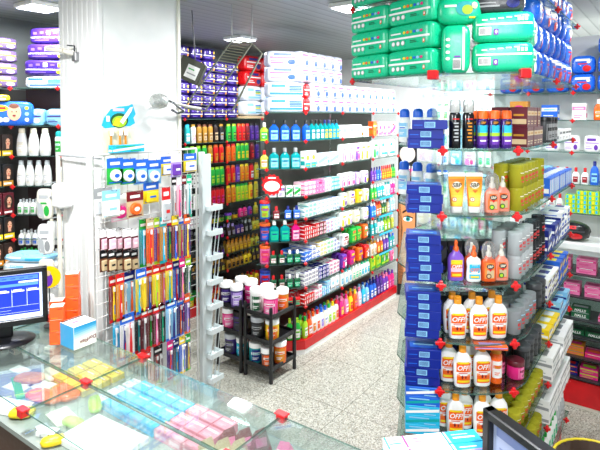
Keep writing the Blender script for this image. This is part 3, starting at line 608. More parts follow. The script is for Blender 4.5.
lrow(8, LZ[8], None, [sh('black', 'gold', 'dark_grey', 1, **sm), sh('dark_brown', 'gold', 'olive', 1, **sm)], [sh('gold', 'dark_brown', 'black', 2, **sm), sh('yellow', 'gold', 'dark_brown', 1, **sm), sh('dark_brown', 'olive', 'gold', 1, **sm)], nd=2)
lrow('bottom deck', LZ[9], None, [(jar('amber', 'green', 'yellow', w=.1, h=.07), 1, 1), (jar('orange', 'red', 'yellow', w=.1, h=.07), 1, 1)], [(jar('cream', 'gold', 'olive', w=.11, h=.08), 1, 1), sh('dark_red', 'gold', 'yellow', 1, **sm), sh('yellow', 'red', 'gold', 1, **sm)], nd=2)
PP = SP('2a1768', '6b52b4', 'amber', .172, .14, .121, 'dark', 'pad pack', 4.5); PP.desc = 'purple sanitary pack'
lab = 'purple sanitary pack with lilac print, piled on the dark wall unit'
for c in range(2, 8):
    for r in range((6, 6, 6, 6, 6, 6, 5, 5)[c]):
        x, y = UL.pt(.06+.176*c, .1); place(PP, x, y, LZ[0]+r*.119, R(90+random.uniform(-4, 4)), lab, 'purple packs piled on the dark wall unit')
P1 = SP('e9eef6', 'light_blue', 'rain', .29, .15, .17, 'bars', 'adult nappy pack'); P2 = SP('red', 'white', 'navy', .29, .15, .17, 'bold', 'adult nappy pack')
for c in range(2):
    for r in range(4):
        x, y = UL.pt(1.62+.3*c, .1)
        P = P1 if r < 2 else P2
        place(P, x, y, LZ[0]+.03+r*.168, R(90+random.uniform(-3, 3)), ('white adult nappy pack with rainbow bars' if r < 2 else 'red adult nappy pack with white print')+f', {"left" if c == 0 else "right"} pile end of dark wall unit, {("lowest", "second up", "third up", "topmost")[r]}')
mb = MB(); mb.box(0, 0, 0, .15, .6, .028, 'tan', c=.003); tag(link('cardboard_tray', mb.mesh('cardboard_tray'), None, None, (LX-.1, 4.66, LZ[0])), 'flat tan tray under the red and white nappy packs', 'tray')

# ------------------------------------------------------------------ hair dye bay and white bottle bay at far left
DZ = [2.2, 1.93, 1.715, 1.50, 1.295, 1.12, .935, .74]
dp = [(LX, .9), (LX, 1.78), (LX-.3, 1.78), (LX-.3, .9)]
gondola('dye_shelf_unit', 'dark shelf unit of hair dye cartons at left edge', [dp]*8, DZ, [(LX+.004, 1.72, 0)], [], back=[(LX-.32, .9, LX-.3, 2.3, .1, 2.2, DARK)], deck=(dp, 0, .1))
@cached
def dye(c1, c2):
    w, d, h = .075, .06, .155
    P = Proto('hair_dye_carton', 'carton', w, d, h, f'{cn(c1)} hair dye carton with {cn(c2)} base and portrait')
    mb = MB(); mb.box(0, 0, 0, w, d, h, c1, c=.0012); f = flat(w, d)
    mb.patch(f, -w/2+.002, .002, w/2-.002, h*.25, c2); mb.ell(f, 0, h*.58, w*.42, h*.34, 'dark_brown', .0006, 16); mb.ell(f, .004, h*.62, w*.2, h*.19, 'skin', .001, 14)
    mb.patch(f, -.008, h*.33, .012, h*.5, 'skin', .001); mb.patch(f, -w*.4, h*.08, w*.3, h*.16, 'white', .001)
    mb.ell(f, .004, h*.55, .006, .004, 'red', .0014, 8)
    for sx in (-.006, .013): mb.ell(f, sx, h*.65, .004, .003, 'black', .0014, 8)
    return P.part('hair_dye_carton', mb)
UD = Unit(LX, .9, R(90), 'far left dye unit')
for i, (a, b) in enumerate([None, ('black', 'dark_brown'), ('dark_brown', 'yellow'), ('black', 'gold'), ('maroon', 'dark_red'), ('black', 'yellow'), ('dark_brown', 'amber'), ('dark_red', 'maroon')][1:]):
    P = dye(a, b); fill(UD, i+1, DZ[i+1], .47, .955, [(P, 1, 1)], gap=.003, jit=1)
wd = (-3.85, 1.826); we = (-3.45, 2.115); ww = R(35.77)
wp = [wd, we, (we[0]-.13, we[1]+.18), (wd[0]-.13, wd[1]+.18)]
wgu = gondola('white_goods_unit', 'shelf unit of white shampoo bottles left of the column', [wp]*8, DZ, [(wd[0]+.01, wd[1]-.0, ww), (wd[0]+.285, wd[1]+.195, ww)], [], back=None)
mb = MB(); mb.prism([(wp[3][0], wp[3][1]), (wp[2][0], wp[2][1]), (wp[2][0]-.01, wp[2][1]+.014), (wp[3][0]-.01, wp[3][1]+.014)], 0, 2.2, M('3a2426', .5))
link('back_panel', mb.mesh('back_panel'), wgu, 'dark maroon back panel')
UW = Unit(wd[0], wd[1], ww, 'white goods unit')
big = dict(w=.078, d=.05, h=.165, ch=.03, prof='DOVE', noun='shampoo bottle')
fill(UW, 1, DZ[1]-.0, .03, .42, [(SP('light_blue', 'violet', 'white', .18, .1, .12, 'bold', 'nappy pack'), 1, 1)], inset=.03)
fill(UW, 2, DZ[2], .02, .27, [sh('white', 'cream', 'ivory', 1, **big)]); fill(UW, 2, DZ[2], .29, .43, [(can('white', 'teal', 'green'), 1, 1)])
big2 = dict(big); big2.update(w=.06, h=.15)
fill(UW, 3, DZ[3], .02, .27, [sh('white', 'silver', 'ivory', 1, **big2)]); fill(UW, 3, DZ[3], .29, .43, [(can('white', 'brown', 'cream'), 1, 1)])
tiny = dict(w=.04, d=.035, h=.085, ch=.02, style='screw')
fill(UW, 4, DZ[4], .02, .25, [sh('white', 'silver', 'green', 1, **tiny)], nd=2); fill(UW, 4, DZ[4], .26, .42, [pad('white', 'grey', 'ivory', 1, .07, .18)])
fill(UW, 5, DZ[5]-.05, .02, .22, [sh('white', 'silver', 'blue', 1, **tiny)], nd=2); fill(UW, 5, DZ[5]-.05, .23, .42, [sh('white', 'cream', 'white', 1, w=.06, d=.05, h=.17, prof='CYL', noun='lotion bottle')])
fill(UW, 6, DZ[6]-.0, .02, .42, [sh('white', 'green', 'mint', 1, **tiny), sh('white', 'silver', 'mint', 1, **tiny)], nd=2)
for nm, z_ in (('upper', .0),): pass
# packs on top, far left
P = SP('0d1a78', 'white', 'yellow', .2, .15, .11, 'bold', 'nappy pack'); P.desc = 'dark purple nappy pack'
V1 = SP('2f1a6e', '5a44a8', 'yellow', .31, .14, .115, 'dark', 'nappy pack', 6.0)
for r in range(3):
    x, y = UW.pt(.24+.02*r, .10); place(V1, x, y, DZ[0]+(.085 if r >= 0 else 0)+r*.114, ww+R(6-5*r), f'long dark purple nappy pack on the white goods unit, {("lowest purple", "middle purple", "topmost")[r]} of the leaning pile' if r < 2 else 'long white and purple nappy pack topmost of the pile left of the column')
P = SP('white', 'blue', 'cyan', .31, .14, .085, 'bars', 'nappy pack'); x, y = UW.pt(.24, .1); place(P, x, y, DZ[0], ww, 'flat white and blue pack at the bottom of the purple pile')
P = SP('5a4a72', 'yellow', 'lilac', .24, .14, .09, 'bold', 'pad pack'); P.desc = 'dusky purple pack'
for r in range(4):
    x, y = UD.pt(.90, .1); place(P, x, y, DZ[0]+r*.09, R(84+3*r), 'dusky purple bagged pack piled at the far left corner', 'dusky purple packs at the far left')
P = SP('blue', 'white', 'light_blue', .27, .1, .17, 'baby', 'nappy pack'); x, y = UD.pt(.95, -.02); 
place(P, -3.82, 1.83, DZ[1]+.0005, R(60), 'blue nappy pack with a baby face on the far left shelf')
P = SP('yellow', 'olive', 'white', .2, .1, .045, 'bold', 'bag'); place(P, -3.86, 1.72, DZ[1]+.172, R(70), 'flat yellow bag lying over the blue nappy pack with a baby face')
# white wire stand with hanging white bags beside the column
a = at(58, 155, y=1.60); t = thing('wire_stand', 'white upright wire stand left of the column', 'stand', (a[0], a[1], 0))
mb = MB(); mb.tube([(0, 0, 0), (0, 0, a[2])], .013, M('ivory', .4), 8); link('pole', mb.mesh('pole'), t)
mb = MB(); mb.tube([(0, 0, a[2]), (.43, -.012, a[2])], .006, M('silver', .4)); link('top_bar', mb.mesh('top_bar'), t)
mb = MB(); mb.lathe([(0, .04), (.015, .04), (.02, .02)], M('ivory', .4), 16); link('foot', mb.mesh('foot'), t)
mb = MB()
for k in range(5): mb.tube([(0, 0, a[2]-.15-.2*k), (-.09, -.05, a[2]-.17-.2*k)], .003, M('silver', .3))
link('hooks', mb.mesh('hooks'), t)
for k, (c, w_) in enumerate((('ivory', 'tall white bag with green dot, highest'), ('white', 'white bag, second highest'), ('ivory', 'white bag, third highest'), ('white', 'white bag, lowest'))):
    P = SP(c, 'silver', 'green' if k == 0 else 'grey', .09, .03, .17, 'end', 'bag'); place(P, a[0]-.055, a[1]-.05, a[2]-.36-.2*k, R(30), f'{w_} hanging on the stand left of the column')

# ================================================================== column fittings
t = thing('gel_dispenser', 'white wall dispenser box on the ribbed column face', 'dispenser', (at(72, 206, y=1.65)[0], 1.645, at(72, 206, y=1.65)[2]))
mb = MB(); mb.box(0, -.05, 0, .085, .09, .135, M('white', .3), c=.012); link('housing', mb.mesh('housing'), t)
mb = MB(); mb.box(-.045, -.085, .05, .03, .02, .014, M('grey', .3), c=.003); mb.lathe([(-.02, .008), (0, .012)], 'grey', 10, 0, -.055); link('lever', mb.mesh('lever'), t)
def camera_arm(loc, rz, label, arm):
    t = thing('security_camera', label, 'camera', loc, rz)
    mb = MB(); mb.lathe([(-.005, .03), (.012, .03), (.02, .022)], M('white', .3), 14)
    mb.v = [(p[2], p[0], p[1]) for p in mb.v]; link('wall_mount', mb.mesh('wall_mount'), t)
    mb = MB(); mb.tube([(.015, 0, 0), (.06, .01, .015), (.09, .03, 0), (.1, .05, -.02), (.1, .1, -.05), (.09, .06, -.06), (.08, .02, -.04)], .007, M('8e9194', .25, 1), 8); link('bracket', mb.mesh('bracket'), t)
    mb = MB()
    for i, (a_, b_) in enumerate(((0, .028), (.02, .034), (.06, .034), (.085, .03))): pass
    mb.lathe([(-.05, .02), (-.035, .032), (.0, .036), (.03, .03), (.045, .012)], M('b9bcb8', .25, .3), 16, .0, 0)
    mb.v = [(p[0]+.075, p[2]*1.2-.06, p[1]*1.25+.01) for p in mb.v]; link('camera_body', mb.mesh('camera_body'), t)
    mb = MB(); mb.tube(arm, .009, M('c9c9c0', .35), 8); link('arm', mb.mesh('arm'), t)
    return t
a = at(163, 103, x=-2.47); camera_arm((-2.5, a[1], a[2]), 0, 'white security camera with curved bracket on the smooth column face', [(.08, .04, 0), (.075, .16, -.02), (.06, .27, -.03)])
a = at(77, 55, y=1.64); t = thing('pipe_bracket', 'white pipe arm with metal clamp on the ribbed column face', 'bracket', (a[0], 1.645, a[2]))
mb = MB(); mb.tube([(0, 0, 0), (-.04, -.06, .02), (-.14, -.1, .035)], .014, M('ivory', .35), 10); link('arm', mb.mesh('arm'), t)
mb = MB(); mb.box(.0, -.012, -.035, .04, .03, .05, M('grey', .4, .6), c=.004); mb.tube([(0, -.02, .02), (.02, -.03, .045), (-.02, -.05, .05)], .004, 'dark_grey'); link('clamp', mb.mesh('clamp'), t)

# hanging wire rack and dark box
t = thing('hanging_wire_rack', 'tilted wire grille hanging from the ceiling past the purple packs', 'wire rack', (-2.50, 2.62, 0))
a0 = at(232, 40, x=-2.46); a1 = at(184, 108, x=-2.60); mt_ = M('77786a', .35, .6)
def q(p): return (p[0]+2.50, p[1]-2.62, p[2])
A0, A1 = q(a0), q(a1); off = (.09, .1, -.02)
B0, B1 = tuple(A0[i]+off[i] for i in range(3)), tuple(A1[i]+off[i] for i in range(3))
lerp = lambda p, r, t_: tuple(p[i]+(r[i]-p[i])*t_ for i in range(3))
mb = MB(); mb.tube([A0, A1, B1, B0, A0], .006, mt_, 6); link('frame', mb.mesh('frame'), t)
mb = MB()
for i in range(1, 26): mb.tube([lerp(A0, A1, i/26), lerp(B0, B1, i/26)], .0022, M('a7a892', .35, .6), 4)
link('grille', mb.mesh('grille'), t)
C0, C1 = lerp(A0, A1, .12), lerp(A0, A1, .95); mb = MB(); mb.tube([(C0[0]+.16, C0[1]+.18, C0[2]-.03), (C1[0]+.2, C1[1]+.22, C1[2]-.04)], .007, mt_, 6); mb.tube([(C1[0]+.2, C1[1]+.22, C1[2]-.04), B1], .005, mt_); mb.tube([(C0[0]+.16, C0[1]+.18, C0[2]-.03), B0], .005, mt_); link('side_rail', mb.mesh('side_rail'), t)
mb = MB(); mb.tube([A0, (A0[0], A0[1], 2.75)], .003, 'grey'); mb.tube([B0, (B0[0], B0[1], 2.75)], .003, 'grey'); link('hanger', mb.mesh('hanger'), t)
a = at(191, 70, x=-2.62)
t = thing('hanging_control_box', 'dark olive box with a white label hanging beside the column', 'box', a, R(50))
t.rotation_euler = (0, R(24), R(40))
mb = MB(); mb.box(0, 0, -.08, .17, .12, .15, M('3d3f30', .4), c=.008); link('housing', mb.mesh('housing'), t)
mb = MB(); mb.box(.02, -.061, -.055, .08, .003, .085, 'white'); mb.patch(lambda x, z, l: (x, -.0625-l, z), -.01, -.03, .05, -.022, 'grey'); mb.patch(lambda x, z, l: (x, -.0625-l, z), -.01, 0, .03, .008, 'green'); link('paper_label', mb.mesh('paper_label'), t, 'white paper label')
mb = MB(); mb.tube([(0, 0, .07), (-.15, 0, .36)], .004, 'dark_grey'); link('hanger', mb.mesh('hanger'), t)

# ================================================================== wire panel of toothbrushes
PX = -2.40; py0, py1 = 1.53, 2.24
t = thing('wire_grid_panel', 'white wire grid panel hung with toothbrush packs before the column', 'display panel', (PX, 1.53, 0))
mw = M('e8e8e4', .35)
mb = MB(); L_ = py1-py0; zt = 1.80
mb.tube([(0, 0, .02), (0, 0, zt), (0, L_, zt), (0, L_, .02), (0, 0, .02)], .007, mw, 6); link('frame', mb.mesh('frame'), t)
mb = MB()
for i in range(1, 10): mb.tube([(0, L_*i/10, .02), (0, L_*i/10, zt)], .0022, mw, 4)
for i in range(1, 26): mb.tube([(.003, 0, zt-.07*i), (.003, L_, zt-.07*i)], .0022, mw, 4)
link('grid', mb.mesh('grid'), t)
mb = MB(); mb.box(-.012, .0, .02, .02, .035, zt-.0, mw, c=.003); link('side_post', mb.mesh('side_post'), t)
mb = MB(); mb.box(0, .02, 0, .36, .03, .02, mw, c=.004); mb.box(0, L_-.02, 0, .36, .03, .02, mw, c=.004); link('feet', mb.mesh('feet'), t)

def cardfn(x, z, l): return (x, -l, z)
@cached
def brushpack(header, back, handle, handle2, w=.046, h=.22, double=False):
    "hanging toothbrush blister; origin at its hang hole, top centre"
    P = Proto('toothbrush_pack', 'toothbrush pack', w, .02, h, f'{cn(header)} headed toothbrush pack with {cn(handle)} handle')
    mb = MB(); mb.box(0, .001, -h, w, .0012, h+.012, back); mb.patch(cardfn, -w/2, -h*.17, w/2, .012, header, .0004); mb.patch(cardfn, -w*.36, -h*.11, w*.36, -h*.05, 'white', .0008); mb.patch(cardfn, -w/2, -h, w/2, -h*.93, header, .0004)
    mb.ell(cardfn, 0, .004, .004, .003, 'dark_grey', .001, 8)
    P.part('card', mb)
    xs = (-w*.22, w*.22) if double else (0,)
    for k, x in enumerate(xs):
        b = MB(); hh = handle if k == 0 else handle2
        b.rings([[(x+r*cos(a), -.006+r*.5*sin(a), z) for a in [2*pi*j/8 for j in range(8)]] for z, r in ((-h*.96, .004), (-h*.9, .0085), (-h*.66, .008), (-h*.5, .0055), (-h*.36, .004), (-h*.3, .006), (-h*.2, .0065), (-h*.185, .004))], M(hh), True)
        b.rings([[(x+r*cos(a), -.0115+.001*sin(a), z) for a in [2*pi*j/6 for j in range(6)]] for z, r in ((-h*.8, .002), (-h*.6, .003))], M(handle2), True)
        P.part('toothbrush', b)
        br = MB(); br.box(x, -.0125, -h*.3, .01, .008, h*.1, 'white', c=.001); br.box(x, -.0122, -h*.26, .0082, .0082, h*.03, handle2); P.part('bristles', br, len(P.parts)-1)
    f = MB(); f.add([(sx*(w/2-.003), yy, zz) for yy, zz in ((-.0005, -h*.18), (-.017, -h*.2), (-.015, -h*.9), (-.0005, -h*.94)) for sx in (-1, 1)], [(0, 1, 3, 2), (2, 3, 5, 4), (4, 5, 7, 6), (0, 2, 4, 6), (1, 7, 5, 3)], FILM); P.part('blister', f)
    return P
@cached
def blistercard(base, top, item, w=.075, h=.1, round_=True, noun='blister card'):
    P = Proto('blister_card', 'blister pack', w, .02, h, f'{cn(base)} and {cn(top)} {noun}')
    mb = MB(); mb.box(0, .001, -h, w, .0012, h+.01, base); mb.patch(cardfn, -w/2, -h*.32, w/2, .01, top, .0004); mb.patch(cardfn, -w*.3, -h*.2, w*.3, -h*.08, 'white', .0008); mb.patch(cardfn, -w*.4, -h*.95, w*.4, -h*.9, top, .0006); P.part('card', mb)
    it = MB()
    if round_:
        n = 20; r = w*.32
        it.rings([[(rr*cos(2*pi*j/n), yy, -h*.64+rr*sin(2*pi*j/n)) for j in range(n)][::-1] for rr, yy in ((r, -.0005), (r, -.012), (r*.85, -.017))], M(item), False)
        it.ell(cardfn, 0, -h*.64, r*.5, r*.35, 'blue' if item == 'white' else 'white', .0175, 12)
    else:
        it.box(0, -.009, -h*.92, w*.72, .016, h*.52, item, c=.003); it.patch(cardfn, -w*.2, -h*.7, w*.2, -h*.6, top, .0175)
    P.part('contents', it)
    return P
def hook_at(px, py, ln):
    a = at(px, py, x=PX)
    return a
def hang(P, px, py, label, group=None, out=.05, n=1, dy=0, tilt=0):
    a = at(px, py, x=PX+out)
    o = place(P, PX+out, a[1], a[2], R(90), label, group)
    o.rotation_euler = (0, R(tilt), R(90)) if tilt else (0, 0, R(90))
    k = bpy.data.objects.new('panel_hook', HOOK if out < .07 else HOOKL); COL.objects.link(k); k.location = (PX+.002, a[1], a[2]+.006)
    tag(k, 'steel prong hook holding packs on the wire grid panel', 'hook', 'prong hooks of the wire grid panel')
hk = MB(); hk.tube([(0, 0, 0), (.062, 0, .002), (.068, 0, .01)], .0018, M('silver', .25, 1)); HOOK = hk.mesh('panel_hook')
hk = MB(); hk.tube([(0, 0, 0), (.112, 0, .002), (.118, 0, .01)], .0018, M('silver', .25, 1)); HOOKL = hk.mesh('panel_hook')
# row A: floss blisters and yellow pack
for i, px in enumerate((115, 128, 141, 154)):
    hang(blistercard('green' if i < 2 else 'light_blue', 'blue', 'white', w=.096, h=.125), px, 160+.6*i, ['green and blue floss blister with round white dispenser, leftmost of four', 'green and blue floss blister with round white dispenser, second of four', 'pale blue floss blister with round white dispenser, third of four', 'pale blue floss blister with round white dispenser, rightmost of four'][i], tilt=0)
hang(blistercard('yellow', 'blue', 'white', w=.1, h=.1, round_=False), 190, 155, 'yellow and blue card behind the lilac blister on the panel', out=.03)
hang(blistercard('yellow', 'blue', 'white', w=.09, h=.1, round_=False), 167, 158, 'yellow card with blue heading, left of the lilac blister', out=.03)
hang(blistercard('lilac', 'white', 'purple', w=.075, h=.125, round_=False), 176, 155, 'lilac and white blister pack at the upper right of the panel', out=.09)
# row B
for i, (px, py, c, tp, it) in enumerate(((103, 190, 'white', 'grey', 'silver'), (111, 192, 'ivory', 'light_blue', 'white'), (120, 196, 'pale_pink', 'white', 'magenta'), (135, 193, 'tan', 'dark_red', 'orange'), (151, 184, 'yellow', 'blue', 'yellow'))):
    hang(blistercard(c, tp, it, w=.105, h=.13 if i < 4 else .105, round_=i not in (0, 1, 4)), px, py, ['white blister with silver contents, leftmost of second row', 'ivory and pale blue blister, second of second row', 'pale blister with a magenta round case', 'tan and red blister with an orange round case', 'yellow card with blue print beside the orange case'][i], out=.05+.02*(i % 2))
hang(blistercard('white', 'red', 'silver', w=.06, h=.19, round_=False), 166, 189, 'tall white and red blister beside the yellow card', out=.09)
rng = random.Random(3)
cols = ['red', 'blue', 'yellow', 'magenta', 'teal', 'green', 'orange', 'purple', 'cyan', 'pink', 'navy']
def brow(row, py, slope, specs, h=.22):
    for i, sp in enumerate(specs):
        px, hd, bk, h1, h2 = sp[:5]
        w_ = (sp[5] if len(sp) > 5 else .04)*1.25
        hang(brushpack(hd, bk, h1, h2, w_, h, w_ > .06), px, py+slope*(px-112), f'{cn(hd)} headed toothbrush pack, {cn(h1)} and {cn(h2)} brush, {row}, {ORDN[i]} from left', out=(.05, .085)[i % 2])
ORDN = ['first', 'second', 'third', 'fourth', 'fifth', 'sixth', 'seventh', 'eighth', 'ninth', 'tenth', 'eleventh', 'twelfth', 'thirteenth']
# row C small striped packs, two rows of five, then colourful brushes
for r in range(2):
    for i in range(5):
        P = blistercard('maroon' if r == 0 else 'brown', 'white' if r == 0 else 'black', 'pale_pink' if r == 0 else 'tan', w=.05, h=.1, round_=False)
        hang(P, 104+7.5*i, 231+21*r-.15*i, f'{"maroon and white" if r == 0 else "black and tan"} small card, {("upper", "lower")[r]} striped row of the panel', f'{"maroon" if r == 0 else "black and tan"} small cards of the panel', out=(.05, .075)[i % 2])
brow('third row', 225, -.12, [(143, 'green', 'teal', 'light_blue', 'red'), (150, 'tan', 'orange', 'red', 'yellow'), (157, 'lime', 'purple', 'orange', 'magenta'), (163, 'teal', 'amber', 'cyan', 'white'), (169, 'red', 'navy', 'green', 'yellow'), (175, 'yellow', 'dark_red', 'blue', 'pink'), (181, 'blue', 'olive', 'magenta', 'white'), (187, 'orange', 'violet', 'yellow', 'red')], .25)
brow('fourth row', 278, -.26, [(113, 'red', 'dark_red', 'yellow', 'blue', .04), (120, 'red', 'amber', 'red', 'white', .04), (128, 'navy', 'light_blue', 'white', 'orange', .07), (141, 'blue', 'yellow', 'cyan', 'yellow', .055), (149, 'red', 'amber', 'blue', 'white', .04), (156, 'red', 'yellow', 'lime', 'magenta', .04), (163, 'red', 'amber', 'pink', 'white', .04), (169, 'red', 'yellow', 'teal', 'green', .04), (176, 'navy', 'blue', 'red', 'white', .04), (182, 'magenta', 'black', 'pink', 'yellow', .035), (188, 'lime', 'dark_green', 'white', 'blue', .035)], .235)
brow('fifth row', 321, -.34, [(118, 'light_blue', 'cyan', 'white', 'blue', .05), (127, 'blue', 'white', 'navy', 'red', .07), (138, 'red', 'dark_grey', 'teal', 'white', .036), (144, 'red', 'maroon', 'grey', 'white', .036), (150, 'red', 'dark_red', 'green', 'white', .036), (156, 'red', 'maroon', 'pink', 'white', .036), (162, 'dark_red', 'black', 'mint', 'white', .036), (171, 'blue', 'light_blue', 'white', 'navy', .06), (180, 'blue', 'navy', 'orange', 'white', .04), (187, 'orange', 'violet', 'lilac', 'yellow', .035)], .225)
brow('bottom row', 366, -.4, [(133, 'red', 'dark_red', 'grey', 'white', .05), (146, 'red', 'black', 'silver', 'white', .05), (158, 'black', 'maroon', 'red', 'white', .05), (170, 'magenta', 'violet', 'red', 'blue', .035), (176, 'navy', 'dark_grey', 'cyan', 'yellow', .035), (182, 'yellow', 'blue', 'white', 'lime', .035), (188, 'green', 'navy', 'yellow', 'red', .03)], .21)
brow('upper right row', 184, -.1, [(174, 'black', 'grey', 'white', 'red', .03), (179, 'white', 'pale_pink', 'magenta', 'teal', .03), (184, 'dark_red', 'black', 'white', 'pink', .03), (189, 'mint', 'white', 'teal', 'pink', .03)], .24)
# toothpaste carton and shaped cardboard sign on top of the panel
a0, a1 = at(110, 159, x=-2.36), at(147, 157, x=-2.36)
P = CT('cyan', 'white', 'green', .2, .035, .04, 2); place(P, -2.378, (a0[1]+a1[1])/2, 1.808, R(90), 'cyan and green toothpaste carton lying on top of the wire panel')
yc = (a0[1]+a1[1])/2
t = thing('cardboard_display', 'tan display card with three yellow brushes under a cyan fan sign', 'display card', (-2.43, yc-.01, 1.80), R(90))
mb = MB(); mb.box(0, 0, 0, .2, .004, .135, M('e3dfc4', .6)); link('backing_card', mb.mesh('backing_card'), t)
for k, x in enumerate((-.055, .0, .035)):
    mb = MB(); mb.rings([[(x+r*cos(2*pi*j/8), -.008+r*.5*sin(2*pi*j/8), z) for j in range(8)] for z, r in ((.01, .005), (.03, .009), (.07, .007), (.09, .006), (.1, .011), (.12, .011), (.125, .005))], M('amber'), True); mb.box(x, -.014, .095, .02, .008, .03, 'white', c=.002); link('brush', mb.mesh('brush'), t)
mb = MB(); zc = .19
out_ = [(-.105, -.04), (-.085, -.055), (.07, -.045), (.1, -.03), (.09, .0), (.105, .02), (.085, .075), (.06, .065), (.0, .06), (-.05, .045), (-.09, .0)]
mb.add([(x, -.004, zc+z) for x, z in out_]+[(x, -.001, zc+z) for x, z in out_], [tuple(range(11)), tuple(range(21, 10, -1))]+[(j, (j+1) % 11, 11+(j+1) % 11, 11+j) for j in range(11)], M('cyan'))
fs = lambda x, z, l: (x, -.004-l, zc+z)
mb.ell(fs, .0, -.015, .055, .04, 'dark_green', .001, 18); mb.ell(fs, .0, -.02, .045, .03, 'lime', .002, 18); mb.poly(fs, [(-.045, -.04), (-.01, -.045), (.02, -.01), (-.02, 0)], M('yellow'), .003)
mb.poly(fs, [(0, -.02), (.02, -.035), (.075, .035), (.085, .06), (.065, .055)], M('white'), .004); mb.patch(fs, -.04, .035, .03, .05, 'pale_pink', .002); mb.patch(fs, -.08, -.02, -.06, .01, 'white', .002)
link('sign_card', mb.mesh('sign_card'), t, 'cyan fan shaped cardboard sign')
# white tiered stand at the right edge of the panel
a = at(204, 165, x=-2.36)
t = thing('tiered_pocket_stand', 'tall narrow white stand with a ladder of open pockets', 'stand', (-2.37, 2.285, 0))
WM = M('cfd8d8', .35)
mb = MB(); mb.box(0, -.028, 0, .036, .03, 1.78, WM, c=.004); mb.box(-.035, .03, 0, .015, .1, 1.76, WM, c=.003); link('upright', mb.mesh('upright'), t)
mb = MB(); mb.box(0, .01, 0, .24, .22, .025, WM, c=.006); link('base', mb.mesh('base'), t)
for k in range(9):
    z_ = 1.42-.155*k; mb = MB()
    mb.box(.012, .045, z_-.006, .085, .1, .006, WM, c=.001); mb.box(.055, .045, z_-.006, .004, .1, .035, WM, c=.001); mb.box(.012, .096, z_-.006, .085, .004, .028, WM, c=.001); mb.box(.012, -.006, z_-.006, .085, .004, .028, WM, c=.001)
    for j in range(3): mb.tube([(.045, .015+.03*j, z_), (.02, .02+.03*j, z_-.14)], .003, WM, 5)
    link('pocket', mb.mesh('pocket'), t)

# ================================================================== black plastic racks with tubs
BLK = M('14151a', .32)
def rack(x0, x1, y0, y1, label, hs=(.10, .30, .50)):
    t = thing('plastic_rack', label, 'rack', ((x0+x1)/2, (y0+y1)/2, 0)); w, d = x1-x0, y1-y0
    for sx in (-1, 1):
        for sy in (-1, 1):
            mb = MB(); mb.lathe([(0, .014), (.01, .016), (.09, .0135), (.1, .017), (.3, .0135), (.31, .017), (.5, .0135), (.565, .0135), (.575, .009)], BLK, 10, sx*(w/2-.016), sy*(d/2-.016)); link('post', mb.mesh('post'), t)
    for h in hs:
        mb = MB(); mb.box(0, 0, h-.008, w-.034, d-.03, .008, BLK, c=.001)
        for sy in (-1, 1): mb.box(0, sy*(d/2-.016), h-.015, w-.05, .012, .035, BLK, c=.003)
        for sx in (-1, 1): mb.box(sx*(w/2-.016), 0, h-.015, .012, d-.05, .035, BLK, c=.003)
        link('tray', mb.mesh('tray'), t)
    return t
rack(-2.69, -2.405, 2.975, 3.30, 'black three-tier plastic rack of hair cream tubs, right one'); rack(-2.985, -2.705, 2.975, 3.30, 'black three-tier plastic rack of hair cream tubs, left one')
def tub(c1, lid, lab, x, y, z, label, w=.088, h=.115, rz=35): place(jar(c1, lid, lab, w=w*1.14, h=h*1.06, ch=.03, noun='cream tub'), x, y, z, R(rz+random.uniform(-20, 20)), label)
zt = .502
for a in (
    ('white', 'white', 'dark_green', -2.60, 3.04, zt, 'white cream tub with dark green label at the front of the right rack top', .09, .14),
    ('magenta', 'white', 'pink', -2.47, 3.05, zt, 'magenta cream tub with white lid, front right corner of the rack top', .095, .13),
    ('amber', 'white', 'orange', -2.465, 3.19, zt, 'amber cream tub behind the magenta tub on the right rack top', .08, .125),
    ('magenta', 'white', 'pink', -2.62, 3.19, zt, 'magenta cream tub at the back of the right rack top', .09, .125),
    ('black', 'white', 'violet', -2.92, 3.04, zt, 'black cream tub with white lid, front left of the left rack top', .09, .13),
    ('violet', 'white', 'lilac', -2.80, 3.03, zt, 'violet cream tub with white lid at the front of left rack top', .085, .13),
    ('magenta', 'white', 'magenta', -2.77, 3.17, zt, 'magenta cream tub with white lid at the back of left rack top', .09, .14),
    ('black', 'white', 'black', -2.90, 3.20, zt, 'black cream tub with white lid, back left of left rack top', .09, .13),
    ('black', 'silver', 'dark_grey', -2.60, 3.05, .302, 'black cream tub with grey lid on the middle tier of right rack', .09, .12),
    ('orange', 'silver', 'amber', -2.60, 3.20, .302, 'orange cream tub at the back of the right rack middle tier', .09, .12),
    ('yellow', 'white', 'orange', -2.48, 3.08, .302, 'yellow cream tub with orange label on the right rack middle tier', .09, .12),
    ('magenta', 'white', 'pink', -2.91, 3.05, .302, 'magenta cream tub on the middle tier of the left rack', .085, .12),
    ('violet', 'black', 'dark_grey', -2.79, 3.05, .302, 'dark violet tub with black lid on the left rack middle tier', .085, .12),
    ('teal', 'white', 'navy', -2.62, 3.05, .102, 'teal cream tub with navy label on the bottom tier of right rack', .09, .115),
    ('dark_grey', 'white', 'orange', -2.50, 3.04, .102, 'dark grey tub with orange label on the bottom tier of right rack', .08, .105),
    ('orange', 'white', 'amber', -2.46, 3.15, .102, 'orange cream tub at the back right of the bottom tier', .085, .13),
    ('black', 'silver', 'grey', -2.60, 3.19, .102, 'black cream tub at the back of the right rack bottom tier', .085, .12),
    ('teal', 'white', 'cyan', -2.77, 3.06, .102, 'teal cream tub on the bottom tier of the left rack', .08, .11),
    ('violet', 'silver', 'dark_grey', -2.88, 3.05, .102, 'dark violet cream tub on the bottom tier of the left rack', .09, .12)):
    tub(*a[:7], *a[7:])

